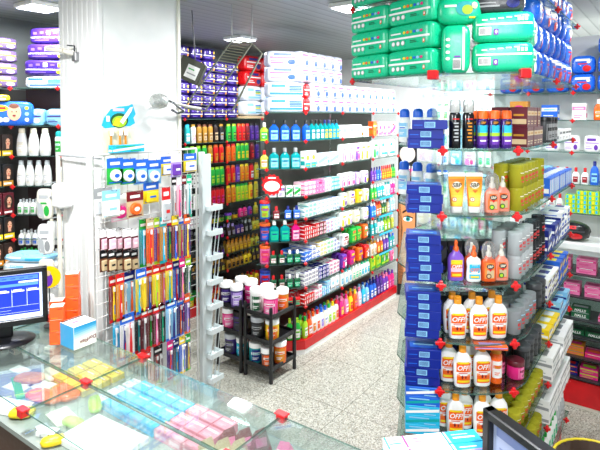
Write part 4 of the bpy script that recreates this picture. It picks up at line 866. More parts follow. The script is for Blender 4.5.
# ================================================================== glass tower gondola on the right
TZ = [2.175, 1.867, 1.60, 1.315, 1.075, .872, .665]
FL, FR = (-.771, 2.06), (-.525, 2.23)
def arc(a, b, bulge, n=8):
    dx, dy = b[0]-a[0], b[1]-a[1]; l = math.hypot(dx, dy)
    return [(a[0]+dx*i/n+dy/l*bulge*sin(pi*i/n), a[1]+dy*i/n-dx/l*bulge*sin(pi*i/n)) for i in range(n+1)]
low = arc((-1.06, 2.26), FL, .018)[:-1]+arc(FL, FR, .03)+[(-.5, 2.33), (-.5, 3.5), (-1.3, 3.5), (-1.3, 2.85)]
top = [(-1.30, 2.233), (-.82, 2.07), (-.49, 2.21), (-.49, 3.5), (-1.3, 3.5)]
t = thing('glass_display_tower', 'glass shelf stand of insect repellents joined by red connectors', 'display shelf')
for i, z in enumerate(TZ+[.44, .2, 2.52]):
    mb = MB(); mb.prism(top if i in (0, 9) else low, z-.008, z, GLASS, EDGE); link('glass_shelf', mb.mesh('glass_shelf'), t)
    if i in (0, 9): ps = [(-1.295, 2.235, R(-19), CONN), (-.82, 2.068, R(5), CONNB), (-.497, 2.205, R(30), CONNB), (-.487, 2.81, 0, CONN), (-.487, 3.40, 0, CONN)]
    else: ps = [(FL[0], FL[1]-.004, YAW, CONNX), (FR[0]+.003, FR[1]-.002, YAW, CONNX), (-.497, 2.81, 0, CONN), (-.497, 3.40, 0, CONN)]
    for x, y, r_, c in ps: link('connector', c, t, 'red plastic shelf connector', (x, y, z-.008), r_)
for (a, b, z0_, z1_) in (((-.9, 2.42), (-.9, 3.49), .2, 2.165), ((-.885, 2.40), (-.53, 2.40), .2, 2.165), ((-.915, 2.40), (-1.28, 2.40+.6), .2, 2.165), ((-.88, 2.22), (-.88, 2.38), .2, 2.165), ((-.89, 2.86), (-.53, 2.86), .2, 2.165)):
    mb = MB(); dx, dy = b[0]-a[0], b[1]-a[1]; l = math.hypot(dx, dy); nx, ny = -dy/l*.003, dx/l*.003
    mb.prism([(a[0]-nx, a[1]-ny), (b[0]-nx, b[1]-ny), (b[0]+nx, b[1]+ny), (a[0]+nx, a[1]+ny)], z0_, z1_, PANE); link('glass_pane', mb.mesh('glass_pane'), t)
mb = MB(); mb.prism([(-1.06, 2.3), (-.77, 2.12), (-.55, 2.27), (-.53, 3.45), (-1.28, 3.45), (-1.28, 2.85)], 0, .19, REDP); link('base', mb.mesh('base'), t, 'red base')
UR = Unit(-.5, 2.25, R(90), 'side of glass stand')
# green nappies on top
TA = math.atan2(2.07-2.233, -.82+1.30)
UG = Unit(-1.30, 2.233, TA, 'stand')
GP = SP('mint', 'white', 'white', .253, .12, .111, 'nappy', 'nappy pack', 8.0)
for r in range(3):
    for c in range(2):
        x, y = UG.pt(.105+.256*c, .065); place(GP, x, y, TZ[0]+r*.111, TA+R(random.uniform(-1.5, 1.5)), f'green nappy pack, {("left", "right")[c]} pile facing the aisle, {("lowest", "middle", "uppermost")[r]} of three')
for c in range(2):
    x, y = UG.pt(.105+.256*c, .065); place(GP, x, y, 2.5205, TA, f'green nappy pack on the raised top shelf, {("left", "right")[c]} one')
UF = Unit(-.82, 2.07, math.atan2(.14, .33), 'stand')
x, y = UF.pt(.09, .08); place(SP('mint', 'white', 'white', .115, .1, .2, 'upright', 'nappy pack'), x, y, TZ[0], UF.phi, 'green nappy pack standing upright at the front of the glass stand')
x, y = UF.pt(.10, .08); place(SP('mint', 'teal', 'lime', .18, .1, .115, 'swirl', 'nappy pack', 3.2), x, y, TZ[0]+.2, UF.phi+R(5), 'rounded green pack lying on top of the upright green pack')
GB = SP('mint', 'white', 'white', .235, .13, .122, 'barcode', 'nappy pack', 6.0)
for r in range(2):
    x, y = UF.pt(.275, .085); place(GB, x, y, TZ[0]+r*.121, UF.phi-R(3), f'green nappy pack with barcode end, {("lower", "upper")[r]} of two at the front right')
for r in range(2):
    place(SP('mint', 'white', 'white', .13, .1, .12, 'end', 'nappy pack'), -.556, 2.40, TZ[0]+r*.119, R(86), f'short green nappy pack behind the barcoded packs, {("lower", "upper")[r]}')
P = SP('dark_grey', 'grey', 'navy', .2, .12, .12, 'bold', 'pack'); place(P, -.62, 2.27, TZ[0]+.243, R(20), 'dark grey pack above the barcoded green packs')
BP = SP('blue', 'white', 'red', .145, .13, .125, 'end', 'nappy pack', 3.6, 2.6)
for c in range(7):
    for r in range(4):
        x, y = UR.pt(.315+.152*c, .075); 
        if y < 3.45: place(BP, x, y, TZ[0]+r*.117, R(90+random.uniform(-15, 15)), 'bright blue nappy pack with white and red print atop glass stand side', 'blue nappy packs atop the glass stand')
# blue cartons
@cached
def bluebox(v=0):
    w, d, h = .14, .12, .0385
    P = Proto('barcoded_carton', 'carton', w, d, h, 'flat royal blue carton with barcode end')
    mb = MB(); mb.box(0, 0, 0, w, d, h, M('10268c'), c=.0012); f = flat(w, d)
    mb.patch(f, -.02, h*.2, .022, h*.8, 'light_blue')
    for i in range(8): mb.patch(f, -.017+.0046*i, h*.28, -.0147+.0046*i, h*.74, 'navy', .0008)
    mb.patch(f, -w*.45, h*.42, -w*.2, h*.5, 'blue', .0006); mb.patch(lambda x, z, l: (x, z, h+l), -w*.4, -d*.3, w*.4, d*.2, 'blue'); mb.patch(lambda x, z, l: (x, z, h+l), -w*.3, -d*.1, w*.3, 0, 'light_blue', .0008)
    return P.part('barcoded_carton', mb)
UB = Unit(-1.06, 2.26, math.atan2(2.06-2.26, -.771+1.06), 'stand'); phb = R(26); bc = at(424, 282, z=1.315); bc = (bc[0]-sin(phb)*.066, bc[1]+cos(phb)*.066)
for lv, n in ((1, 3), (2, 3), (3, 5), (4, 5), (5, 4)):
    for k in range(n):
        x, y = bc[0]+(.02 if lv == 1 and k == 2 else 0)+random.uniform(-.004, .004), bc[1]
        nm = ('lowest', 'second up', 'third up', 'fourth up', 'topmost')
        place(bluebox(), x, y, TZ[lv]+k*.0388, phb+R(random.uniform(-3, 3)), f'royal blue carton, {nm[k] if k < n-1 else "topmost"} of the pile on the {ORD[lv]} shelf of glass stand')
for k in range(5):
    P = CT('cyan' if k < 3 else 'blue', 'teal' if k % 2 else 'white', 'light_blue', .14, .12, .04, 2); x, y = bc
    place(P, x, y, TZ[6]+k*.0405, phb, f'{("cyan", "cyan", "cyan", "blue", "blue")[k]} flat carton, number {("one", "two", "three", "four", "five")[k]} up in the pile on the seventh shelf of glass stand')
for lv in (1, 2):
    for k in range(3):
        place(can('white', 'blue', 'light_blue', w=.06, h=.13, ch=.04), -1.14+.085*k, 2.50-.03*k, TZ[lv], 0, f'white spray can with blue cap behind the blue cartons, {ORD[lv]} shelf', f'white cans behind the blue cartons, {ORD[lv]} shelf')
UT = Unit(FL[0], FL[1], math.atan2(FR[1]-FL[1], FR[0]-FL[0]), 'front of glass stand')
def front(P, t_, q_, lv, label, turn=0, z=0): x, y = UT.pt(t_, q_); return place(P, x, y, TZ[lv]+z, UT.phi+R(turn), label)
# level 1: black cans, red capped purple cans
def lab_blk2(mb, fn):
    mb.patch(fn, -.014, .03, -.004, .12, 'silver', .0008, 1, 1)
    for i in range(9): mb.patch(fn, -.002, .03+.011*i, .014, .036+.011*i, 'grey', .001)
    mb.patch(fn, -.014, .018, .012, .026, 'red', .001, 3)
for k, f_ in enumerate((lab_blk2, lab_blk2)):
    def lf(mb, fn, k=k):
        for i, hh in enumerate((.012, .01, .013, .011, .012, .01)): mb.patch(fn, -.007-.004*(i % 2), .03+.014*i, .009, .03+.014*i+hh*.55, 'amber' if k else 'silver', .001, 2)
        mb.patch(fn, -.014, .118, .012, .122, 'red', .001, 2)
    P = bottle_proto('spray_can', 'spray can', 'x', CANP, .047, .047, .15, 2, M('black', .2), ('dome', M('c9ccc8', .2), .018, .018, .035), lf)
    cb = MB(); cb.lathe([(.15, .0225), (.19, .0225), (.2, .018)], CLEAR, 14); P.part('overcap', cb)
    front(P, (.06, .115)[k], .05, 1, ('black spray can with silver nozzle, left of the pair on the glass stand', 'black spray can with silver nozzle, right of the pair on the glass stand')[k])
def lf(mb, fn):
    mb.patch(fn, -.02, .015, .02, .05, 'purple', .0006, 5); mb.patch(fn, -.02, .05, .02, .064, 'lime', .0008, 5); mb.patch(fn, -.02, .064, .02, .095, 'cyan', .0006, 5); mb.ell(fn, 0, .105, .014, .012, 'black', .0012, 12); mb.text(fn, 'SBP', 0, .105, .009, M('amber'), .002)
    mb.patch(fn, -.012, .028, .012, .034, 'white', .001, 3)
SBC = bottle_proto('spray_can', 'spray can', 'x', CANP, .046, .046, .125, 2, M('violet', .25), ('screw', 'orange', .021, .021, .03), lf)
for k in range(3): front(SBC, .172+.05*k, .055, 1, ('violet and cyan repellent can with orange cap, beside the black cans', 'violet and cyan repellent can with orange cap, middle of three', 'violet and cyan repellent can with orange cap, rightmost of three')[k])
for k in range(3): front(SBC, .15+.05*k, .115, 1, 'violet repellent can with orange cap in the row behind, second shelf of stand')['group'] = 'violet cans in the rear row'
front(CT('blue', 'white', 'light_blue', .035, .04, .1, 0), .005, .085, 1, 'slim blue and white carton left of the black cans')
for lv in (3, 4, 5, 6):
    P = CT('black', 'dark_grey', 'navy', .062, .05, .14, 2)
    for k in range(4): x, y = UT.pt(.03+.066*k, .175); place(P, x, y, TZ[lv], UT.phi, f'black upright carton in the dark row behind the front bottles, {ORD[lv]} shelf of glass stand', f'black cartons behind the front bottles, {ORD[lv]} shelf')
# side of the tower
def tubbox(c1, c2, c3, w, h): return jar(c1, c2, c3, w=w, h=h, ch=.008, noun='canister')
RB = CT('maroon', 'tan', 'gold', .062, .07, .085, 0)
fill(UR, 1, TZ[1], .10, .42, [(RB, 2, 1)], inset=.015, nd=2)
x, y = UT.pt(.21, .15); 
fill(UR, 1, TZ[1], .56, .80, [(jar('dark_grey', 'black', 'grey', w=.07, h=.11), 1, 1)], nd=1); fill(UR, 1, TZ[1], .82, 1.2, [(CT('white', 'grey', 'black', .09, .06, .06, 0), 1, 1)])
YJ = jar('olive', 'lime', 'yellow', w=.066, h=.075, ch=.008, noun='canister')
CJ = jar('silver', 'ivory', 'grey', w=.075, h=.078, ch=.008, noun='canister')
@cached
def redtext(c1, lid, w=.058, h=.085):
    def lab(mb, fn):
        mb.patch(fn, -w*.3, h*.28, w*.3, h*.34, 'red', .001, 4); [mb.patch(fn, -w*.32+w*.11*i_, h*.43, -w*.24+w*.11*i_, h*(.57+.03*(i_%2)), 'red', .001, 1) for i_ in range(6)]; mb.patch(fn, -w*.36, h*.72, w*.36, h*.76, lid if lid in PAL else 'white', .0008, 4)
    return bottle_proto('gel_jar', 'jar', f'{cn(c1)} see-through gel jar with red lettering', CYL, w, w, h, 2, translucent(c1, .5), ('lid', translucent(c1, .75), w*.5, w*.5, .012), lab)
fill(UR, 2, TZ[2], .05, .52, [(redtext('chartreuse', 'cream'), 2, 1)], nd=2, inset=.02, gap=.012)
fill(UR, 2, TZ[2], .58, 1.22, [(CT('blue', 'white', 'light_blue', .06, .12, .09, 3), 1, 1)], inset=.01)
fill(UR, 3, TZ[3], .04, .3, [(redtext('frosted', 'white', .058), 2, 1)], nd=2, inset=.02, gap=.012)
fill(UR, 3, TZ[3], .31, .57, [(redtext('dark_grey', 'grey', .062), 2, 1)], nd=1, inset=.02)
fill(UR, 3, TZ[3], .58, 1.2, [(CT('navy', 'white', 'blue', .08, .12, .055, 2), 2, 1), (CT('white', 'navy', 'blue', .09, .12, .05, 1), 3, .8)], inset=.01)
fill(UR, 4, TZ[4], .04, .4, [(redtext('silver', 'light_blue', .06), 1, 1)], nd=2, inset=.02, gap=.012)
fill(UR, 4, TZ[4], .41, .57, [(jar('black', 'dark_grey', 'dark_grey', w=.07, h=.1), 1, 1)], nd=1); fill(UR, 4, TZ[4], .58, 1.2, [(CT('white', 'navy', 'olive', .09, .12, .05, 2), 2, 1), (CT('blue', 'yellow', 'navy', .08, .12, .06, 2), 2, 1)], inset=.01)
MG = jar('magenta', 'maroon', 'pink', w=.07, h=.06); fill(UR, 5, TZ[5], .04, .5, [(MG, 1, .4), (jar('black', 'dark_grey', 'dark_grey', w=.07, h=.09), 1, 1)], nd=2)
fill(UR, 5, TZ[5], .58, 1.2, [(CT('yellow', 'white', 'blue', .09, .12, .05, 2), 1, 1), (CT('light_blue', 'navy', 'white', .09, .12, .05, 2), 2, 1)], inset=.0)
fill(UR, 6, TZ[6], .04, .55, [(redtext('chartreuse', 'cream', .055, .06), 1, 1)], nd=2); fill(UR, 6, TZ[6], .58, 1.2, [(CT('white', 'grey', 'silver', .1, .16, .06, 0), 2, 1)], inset=-.02)
fill(UR, 7, .44, .04, .55, [(redtext('chartreuse', 'olive', .055, .06), 1, 1)], nd=2); fill(UR, 7, .44, .58, 1.2, [(CT('white', 'grey', 'silver', .1, .16, .06, 0), 2, 1)], inset=-.01)
fill(UR, 8, .2, .04, .55, [sh('dark_red', 'maroon', 'magenta', 1, **lo), sh('violet', 'red', 'navy', 1, **lo)], nd=2)
fill(UR, 8, .2, .6, 1.2, [sh('white', 'green', 'mint', 1.6, **lo), sh('silver', 'white', 'grey', 1, **lo)], nd=2)
# level 2: tubes and pink sprays
@cached
def sbptube():
    w, d, h = .068, .042, .125
    prof = ((0, .72, .95), (.1, .74, .93), (.5, .88, .6), (.9, 1, .12), (1, 1, .07))
    P = Proto('repellent_tube', 'tube', w, d, .15, 'orange tube'); P0 = .026
    fn0 = bodyfn(prof, h, w, d, 2.4); fn = lambda x, z, l: (lambda q_: (q_[0], q_[1], q_[2]+P0))(fn0(x, z, l))
    mb = MB(); mb.lathe([(P0+z*h, w/2*a, d/2*b) for z, a, b in prof], M('f5961e'), 22, p=2.4); P.part('body', mb)
    lb = MB()
    for i in range(10):
        c = ['f9d13a', 'fad850', 'fbdc62', 'fad44a', 'f8c634', 'f7b428', 'f6a422', 'f4931d', 'f28418', 'ee7412'][i]
        for s_ in range(1): z0_ = .003+(h-.014)*i/10; Wz = sect(prof, h, w, d, z0_)[0]*.44; lb.patch(fn, -Wz, z0_, Wz, z0_+(h-.014)/10, M(c), .0006, 8)
    lb.ell(fn, 0, .088, .019, .014, 'cream', .0012, 18); lb.text(fn, 'SBP', 0, .088, .018, M('black'), .0024, maxw=.038, slant=.2)
    lb.poly(fn, [(-.012, .068), (0, .056), (.012, .068)], M('orange'), .0018); lb.ell(fn, -.012, .03, .011, .01, 'orange', .0012, 14); lb.ell(fn, -.012, .03, .008, .007, 'cream', .002, 12); lb.patch(fn, -.0135, .026, -.0105, .034, 'orange', .0026)
    P.part('label', lb)
    mb = MB(); mb.box(0, 0, P0+h-.002, w*1.02, .004, .012, 'white', c=.001); P.part('crimp', mb)
    mb = MB(); mb.lathe([(0, w*.33, d*.4), (.003, w*.35, d*.45), (P0-.002, w*.36, d*.47), (P0, w*.34, d*.44)], M('e4e4e0'), 22, p=2.4); P.part('cap', mb)
    return P
front(sbptube(), .07, .05, 2, 'orange and yellow repellent tube, left of two on the third shelf'); front(sbptube(), .143, .05, 2, 'orange and yellow repellent tube, right of two on the third shelf', 0)
for k in range(2): front(sbptube(), .085+.072*k, .1, 2, 'orange repellent tube in the rear row behind the front tubes')['group'] = 'rear row of orange tubes'
@cached
def spray(kind):
    col, capc, tr = dict(pink=('f2937e', 'ivory', 1), orange=('e8581c', 'ivory', 1), purple=('8457c8', 'orange', 0), white=('white', 'orange', 0))[kind]
    w, d, h = (.06, .036, .105) if kind != 'purple' else (.066, .038, .125)
    def lab(mb, fn):
        if kind in ('pink', 'orange'):
            mb.patch(fn, -w*.34, .012, w*.34, h*.74, M('f07030' if kind == 'pink' else 'f08838'), .0006, 4); mb.patch(fn, -w*.2, .016, w*.3, h*.45, 'tan', .001, 4)
            mb.ell(fn, .002, h*.6, w*.26, h*.1, 'black', .0015, 14); mb.text(fn, 'SBP', .002, h*.6, .011, M('cream'), .003, maxw=.026); mb.poly(fn, [(-.008, h*.5), (.012, h*.5), (.002, h*.4)], REDC, .002)
            mb.ell(fn, -.004, h*.22, .011, .011, 'dark_green' if kind == 'pink' else 'brown', .002, 14); mb.ell(fn, -.004, h*.22, .007, .007, 'lime' if kind == 'pink' else 'tan', .003, 12)
        else:
            a_, b_ = (('f2641a', 'yellow') if kind == 'purple' else ('cyan', 'white'))
            mb.patch(fn, -w*.36, h*.12, w*.36, h*.7, M(PAL.get(a_, a_)), .0006, 5); mb.patch(fn, -w*.36, h*.55, w*.36, h*.7, 'yellow' if kind == 'purple' else 'light_blue', .001, 4); mb.patch(fn, -w*.36, h*.3, w*.36, h*.42, 'pale_pink' if kind == 'purple' else 'white', .001, 4)
            mb.text(fn, 'OFF!', 0, h*.48, .015, M('white') if kind == 'purple' else M('orange'), .003, maxw=w*.6, slant=.2); mb.patch(fn, -w*.28, h*.16, w*.28, h*.24, 'yellow', .002, 3)
    P = bottle_proto('repellent_spray', 'spray bottle', kind, ((0, .93, .93), (.03, 1, 1), (.72, 1, 1), (.84, .82, .86), (.93, .5, .6), (1, .4, .5)) if kind != 'white' else WAIST, w, d, h, 3, (translucent('skin', .75) if kind == 'pinkx' else M(col, .3)), ('pump', capc, .012, .012, .042), lab)
    return P
def overcap(P, h, r=.03):
    Q = Proto(P.name, P.cat, P.w, P.d, P.h, P.desc); Q.parts = list(P.parts)
    mb = MB(); mb.lathe([(h-.012, r*.85, r*.6), (h+.02, r, r*.7), (h+.045, r*.85, r*.6), (h+.058, r*.4, r*.3)], CLEAR, 18); Q.part('overcap', mb, None, 'clear plastic overcap'); return Q
front(overcap(spray('pink'), .105), .218, .055, 2, 'pink repellent spray with clear overcap, left of two beside the tubes', -4); front(spray('pink'), .272, .085, 2, 'pink repellent spray, right of two near the stand corner', -4)
front(spray('purple'), .072, .055, 3, 'purple repellent spray with orange nozzle on the fourth shelf'); front(spray('white'), .142, .04, 3, 'white and cyan repellent spray with orange nozzle on the fourth shelf')
front(overcap(spray('orange'), .105), .205, .045, 3, 'orange repellent spray with clear overcap on the fourth shelf'); front(spray('pink'), .262, .06, 3, 'pink repellent spray at the right corner of the fourth shelf')
front(overcap(spray('orange'), .105), .15, .095, 3, 'orange repellent spray with clear overcap behind the white spray')
# OFF bottles
@cached
def offb(can_=False):
    w, d, h = .076, .042, .148
    prof = ((0, .8, .85), (.03, .88, .95), (.4, 1, 1), (.7, 1.0, 1), (.82, .88, .9), (.92, .6, .7), (.97, .38, .55), (1, .34, .5))
    def lab(mb, fn):
        mb.patch(fn, -w*.36, .016, w*.36, .05, 'orange', .0006, 5); mb.patch(fn, -w*.39, .066, w*.39, .104, 'orange', .0006, 5); mb.patch(fn, -w*.34, .1, w*.3, .108, 'yellow', .001, 4)
        mb.patch(fn, -w*.33, .022, w*.33, .031, 'yellow', .0012, 4); mb.text(fn, 'OFF!', 0, .084, .021, M('white'), .0022, maxw=w*.68, slant=.25)
        mb.patch(fn, -w*.28, .06, w*.2, .063, 'red', .001, 3); mb.ell(fn, -.006, .045, .004, .008, 'dark_red', .0016, 8); mb.ell(fn, .008, .044, .003, .006, 'dark_red', .0016, 8)
        for s_ in (-1, 1): mb.patch(fn, -w*.36 if s_ < 0 else w*.2, .048, -w*.2 if s_ < 0 else w*.36, .056, M('f7a070'), .0008, 2)
    return bottle_proto('repellent_bottle', 'bottle', 'x', prof, w, d, h, 2.5, M('f7f7f5', .3), ('flip', M('f59a20'), .0145, .0135, .026), lab)
NM = {4: 'fifth', 5: 'sixth', 6: 'seventh'}
for lv, sp in ((4, [(.078, .04, 'front row, leftmost'), (.165, .035, 'front row, middle'), (.25, .05, 'front row, rightmost'), (.07, .095, 'rear row, leftmost'), (.155, .1, 'rear row, middle'), (.245, .115, 'rear row, rightmost')]),
               (5, [(.1, .035, 'front, left one'), (.185, .045, 'front, right one'), (.055, .082, 'behind the left one'), (.15, .105, 'behind the right one')]),
               (6, [(.075, .04, 'front, leftmost'), (.185, .035, 'front, second'), (.262, .06, 'front, third'), (.125, .085, 'second row, left'), (.21, .1, 'second row, right'), (.05, .1, 'second row, far left')])):
    for (a_, q_, w_) in sp: front(offb(), a_, q_, lv, f'white repellent bottle with orange cap, {NM[lv]} shelf, {w_}', random.uniform(-4, 4))
P = can('orange', 'amber', 'white', w=.05, h=.13, ch=.03); front(P, .252, .07, 5, 'orange spray can right of the white bottles on the sixth shelf')
P = CT('orange', 'lilac', 'navy', .13, .06, .016, 2); x, y = UT.pt(.19, .035); place(P, x, y, TZ[4]+.0008-.0, UT.phi-R(5), 'x')
o = COL.objects[-1]; x, y = UT.pt(.2, -.0); o.location = (x, y, TZ[4]-.0235-.0); o['label'] = 'flat orange carton tucked under the fifth shelf of the glass stand'

# ================================================================== makeup display
DXY = (-2.535, 5.43)
t = thing('makeup_stand', 'black makeup stand with a close-up face poster', 'display stand', (DXY[0]+.1, DXY[1], 0), R(20))
mb = MB(); mb.box(0, 0, 0, .2, .12, 1.78, M('black', .3), c=.006); link('cabinet', mb.mesh('cabinet'), t)
fp = lambda x, z, l: (x, -.061-l, z)
mb = MB(); mb.box(0, -.0615, .13, .18, .003, .92, M('d98f5a', .4)); mb.poly(fp, [(-.09, .13), (-.03, .13), (-.06, .5), (-.045, .75), (-.07, 1.05), (-.09, 1.05)], 'dark_brown', .002)
mb.ell(fp, .01, .86, .05, .028, 'white', .003, 16); mb.ell(fp, .012, .862, .024, .026, 'teal', .004, 14); mb.ell(fp, .012, .862, .011, .012, 'black', .005, 12)
mb.poly(fp, [(-.05, .94), (.0, .975), (.07, .95), (.075, .925), (.0, .95), (-.045, .92)], 'dark_brown', .003); mb.poly(fp, [(-.045, .885), (.01, .9), (.07, .88), (.065, .87), (.01, .887)], 'black', .005)
for i in range(4): mb.ell(fp, -.02+.03*i, .45-.045*i, .05, .03, M('f2b98a'), .003+.001*i, 12); 
mb.ell(fp, .06, .62, .035, .11, M('f6c79c'), .003, 14); mb.ell(fp, -.0, .31, .03, .09, M('f0b080'), .008, 12); mb.ell(fp, .0, .55, .03, .014, 'dark_red', .009, 14)
link('poster', mb.mesh('poster'), t, 'poster of an eye and fingers')
mb = MB(); mb.box(0, -.0625, 1.12, .17, .004, .2, M('black', .2)); mb.ell(fp, 0, 1.22, .055, .085, 'silver', .007, 20); mb.ell(fp, 0, 1.22, .046, .074, 'black', .008, 20); mb.patch(fp, -.05, 1.21, .045, 1.235, 'silver', .009); link('logo_panel', mb.mesh('logo_panel'), t)
mb = MB()
for k in range(4): mb.box(-.06+.04*k, -.075, 1.34, .03, .03, .08, 'pink' if k % 2 else 'magenta', c=.003); mb.box(-.06+.04*k, -.075, 1.42, .022, .022, .03, 'white', c=.003)
link('testers', mb.mesh('testers'), t)
mb = MB()
mb.lathe([(0, .085), (.004, .085)], M('b9b2a8', .4), 20); mb.v = [(p[0], p[2]-.07, p[1]*1.1+1.58) for p in mb.v]; g_ = lambda x, z, l: (x, -.07-l, z)
mb.patch(g_, -.055, 1.57, .055, 1.592, 'white', .002); link('header_disc', mb.mesh('header_disc'), t, 'grey round header')

# ================================================================== back displays
bp = [(-2.3, 5.75), (-.3, 5.75), (-.3, 6.05), (-2.3, 6.05)]
BZ = [1.95, 1.7, 1.45, 1.2, .95, .7, .45]
gondola('white_back_shelf_unit', 'white shelf unit at the far end seen through the glass stand', [bp]*7, BZ, [(x, 5.747, 0) for x in (-2.2, -1.6, -1.0, -.4)], [], back=[(-2.3, 6.05, -.3, 6.08, .1, 2.2, M('white', .5))], deck=(bp, 0, .1))
UK = Unit(-2.3, 5.75, 0, 'far end shelves')
for i, z in enumerate(BZ[:6]):
    A = [pad('white', 'light_blue', 'blue', 1, .12, .17, 'bars'), pad('white', 'pink', 'magenta', 1, .12, .15), sh('magenta', 'white', 'pink', .7, **b_), sh('white', 'blue', 'light_blue', 1, **b_), pad('light_blue', 'white', 'cyan', 1, .12, .16), sh('white', 'green', 'mint', 1, **b_)]
    random.shuffle(A); fill(UK, i, z, .05, .95, A, gap=.01)
Q = [(-1.25, 4.21), (-.1, 4.21), (-.1, 4.5), (-1.25, 4.5)]
QZ = [2.17, 1.985, 1.756, 1.52, 1.30, 1.09, .93, .76, .60, .50, .37, .21]
t = gondola('red_base_shelf_unit', 'white backed shelf unit with red base at the right', [Q]*11, [2.17, 1.97, 1.74, 1.51, .93, .76, .60, .50, .35, .21, 1.30], [(x, 4.207, 0) for x in (-1.2, -.92, -.62, -.3)], [], back=[(-1.25, 4.5, -.1, 4.53, .2, 2.6, M('f4f4f2', .5))], deck=(Q, .03, .2), kick=[(-1.24, 4.22), (-.11, 4.22), (-.11, 4.49), (-1.24, 4.49)])
UQ = Unit(-1.25, 4.21, 0, 'red based unit')
fill(UQ, 0, 2.17, .1, 1.1, [(SP('blue', 'white', 'red', .15, .13, .13, 'end', 'nappy pack', 4.0), 3, 1)], stack=3)
fill(UQ, 1, 1.97, .15, 1.1, [ct('amber', 'white', 'magenta', .13, .08, .14, 1, 1), ct('blue', 'white', 'light_blue', .11, .07, .11, 0, 1), ct('white', 'pink', 'pale_pink', .09, .06, .12, 0, .8), sh('orange', 'white', 'amber', 1.6, w=.06, h=.12)])
fill(UQ, 2, 1.74, .15, 1.1, [(SP('white', 'teal', 'cyan', .13, .06, .12, 'bold', 'pack'), 1, 1), (SP('white', 'lilac', 'purple', .1, .06, .12, 'bold', 'pack'), 1, 1.4), (SP('white', 'cyan', 'light_blue', .1, .06, .12, 'bold', 'pack'), 1, 1)])
fill(UQ, 3, 1.51, .15, 1.1, [ct('light_blue', 'white', 'lilac', .1, .06, .12, 1, 1.2), sh('white', 'red', 'dark_red', .8, w=.05, h=.09, style='screw'), sh('blue', 'navy', 'light_blue', 1.2, w=.055, h=.14)])
fill(UQ, 4, 1.30, .15, .58, [sh('white', 'red', 'silver', 1, w=.05, h=.1, style='screw')]); fill(UQ, 4, 1.30, .59, 1.1, [ct('lime', 'cyan', 'yellow', .07, .08, .032, 3, 1, 5)])
# white ledge, black bag, pink cartons
mb = MB(); mb.box(0, 0, 0, 1.0, .3, .045, M('e6e8e6', .4), c=.004); tag(link('white_ledge', mb.mesh('white_ledge'), None, None, (-.62, 4.06, 1.10)), 'white ledge board with a black bag on it at the right', 'ledge')
mb = MB(); mb.box(-1.0, 4.06, .0, .03, .26, 1.1, M('2a2224', .5)); mb.box(-.2, 4.06, 0, .03, .26, 1.1, M('2a2224', .5))
tag(link('ledge_support', mb.mesh('ledge_support')), 'dark side boards carrying the white ledge', 'support')
P = SP('black', 'dark_grey', 'red', .3, .16, .13, 'bold', 'bag', 2.8, 3.0); place(P, -.62, 4.02, 1.146, 0, 'black crumpled bag lying on the white ledge'); P = SP('dark_red', 'red', 'white', .34, .12, .07, 'bold', 'bag', 3, 2.0); place(P, -.66, 4.14, 1.2, R(8), 'red folded bag behind the black bag on the white ledge') if 0 else None
P = SP('dark_red', 'red', 'white', .12, .1, .06, 'bold', 'bag', 3, 2.0); place(P, -.86, 4.0, 1.146, R(8), 'red folded bag beside the black bag on the white ledge')
P = SP('white', 'silver', 'grey', .1, .1, .2, 'end', 'bag', 3, 3.0); place(P, -.95, 4.07, 1.146, R(20), 'white crumpled bag standing at the left of the ledge')
@cached
def halls(c1, c2):
    w, d, h = .11, .09, .036; P = Proto('sweet_carton', 'carton', w, d, h, f'{cn(c1)} sweets carton with white lettering'); mb = MB(); mb.box(0, 0, 0, w, d, h, c1, c=.001); f = flat(w, d)
    mb.text(f, 'HALLS', 0, h*.52, h*.5, M('white'), .0008, maxw=w*.7, slant=.15); mb.patch(f, -w*.48, h*.06, w*.48, h*.14, c2); mb.patch(lambda x, z, l: (x, z, h+l), -w*.4, -d*.3, w*.4, d*.1, c2)
    return P.part('sweet_carton', mb)
UM = Unit(-1.0, 3.95, 0, 'candy rack under the ledge')
mz = [.93, .775, .62, .5, .36, .215]
mb = MB()
Qp = [(-.98, 3.94), (-.22, 3.94), (-.22, 4.19), (-.98, 4.19)]
t = thing('candy_rack', 'dark rack of sweet cartons under the white ledge', 'rack')
for z in mz: mb = MB(); mb.prism(Qp, z-.008, z, M('2a2a2e', .3)); link('shelf', mb.mesh('shelf'), t)
mb = MB(); mb.box(-.6, 3.96, .03, .76, .02, .165, REDP); link('front_board', mb.mesh('front_board'), t, 'red front board')
mb = MB(); mb.box(-.6, 3.975, 0, .76, .02, .03, M('ivory', .5)); link('plinth', mb.mesh('plinth'), t, 'white plinth strip')
def candy(c1, c2, c3, n, st=1, w=.11, h=.035): return (CT(c1, c2, c3, w, .1, h, 0), st, n)
fill(UM, 1, mz[0], .05, .75, [candy('cyan', 'blue', 'light_blue', 1, 1, .13, .11), candy('pink', 'magenta', 'white', 2, 2, .12, .05)], inset=.03)
fill(UM, 2, mz[1], .05, .75, [candy('dark_grey', 'silver', 'black', 1, 1), candy('pink', 'magenta', 'white', 1.2, 2, .1, .04)], inset=.03)
fill(UM, 3, mz[2], .05, .75, [(halls('dark_red', 'silver'), 2, 1), (halls('dark_green', 'silver'), 2, 1), candy('pink', 'red', 'white', .8, 1)], inset=.03)
fill(UM, 4, mz[3], .05, .75, [(halls('dark_red', 'black'), 1, 1), (halls('dark_green', 'black'), 1, 1)], inset=.03)
fill(UM, 5, mz[4], .05, .75, [candy('orange', 'yellow', 'red', 1, 1), candy('amber', 'magenta', 'green', 1, 2), candy('magenta', 'orange', 'white', 1, 1)], inset=.03)
fill(UM, 6, mz[5], .05, .75, [candy('green', 'lime', 'white', .8, 1, .1, .055), candy('navy', 'red', 'yellow', .8, 2, .1), candy('magenta', 'lime', 'yellow', 1, 2)], inset=.03)
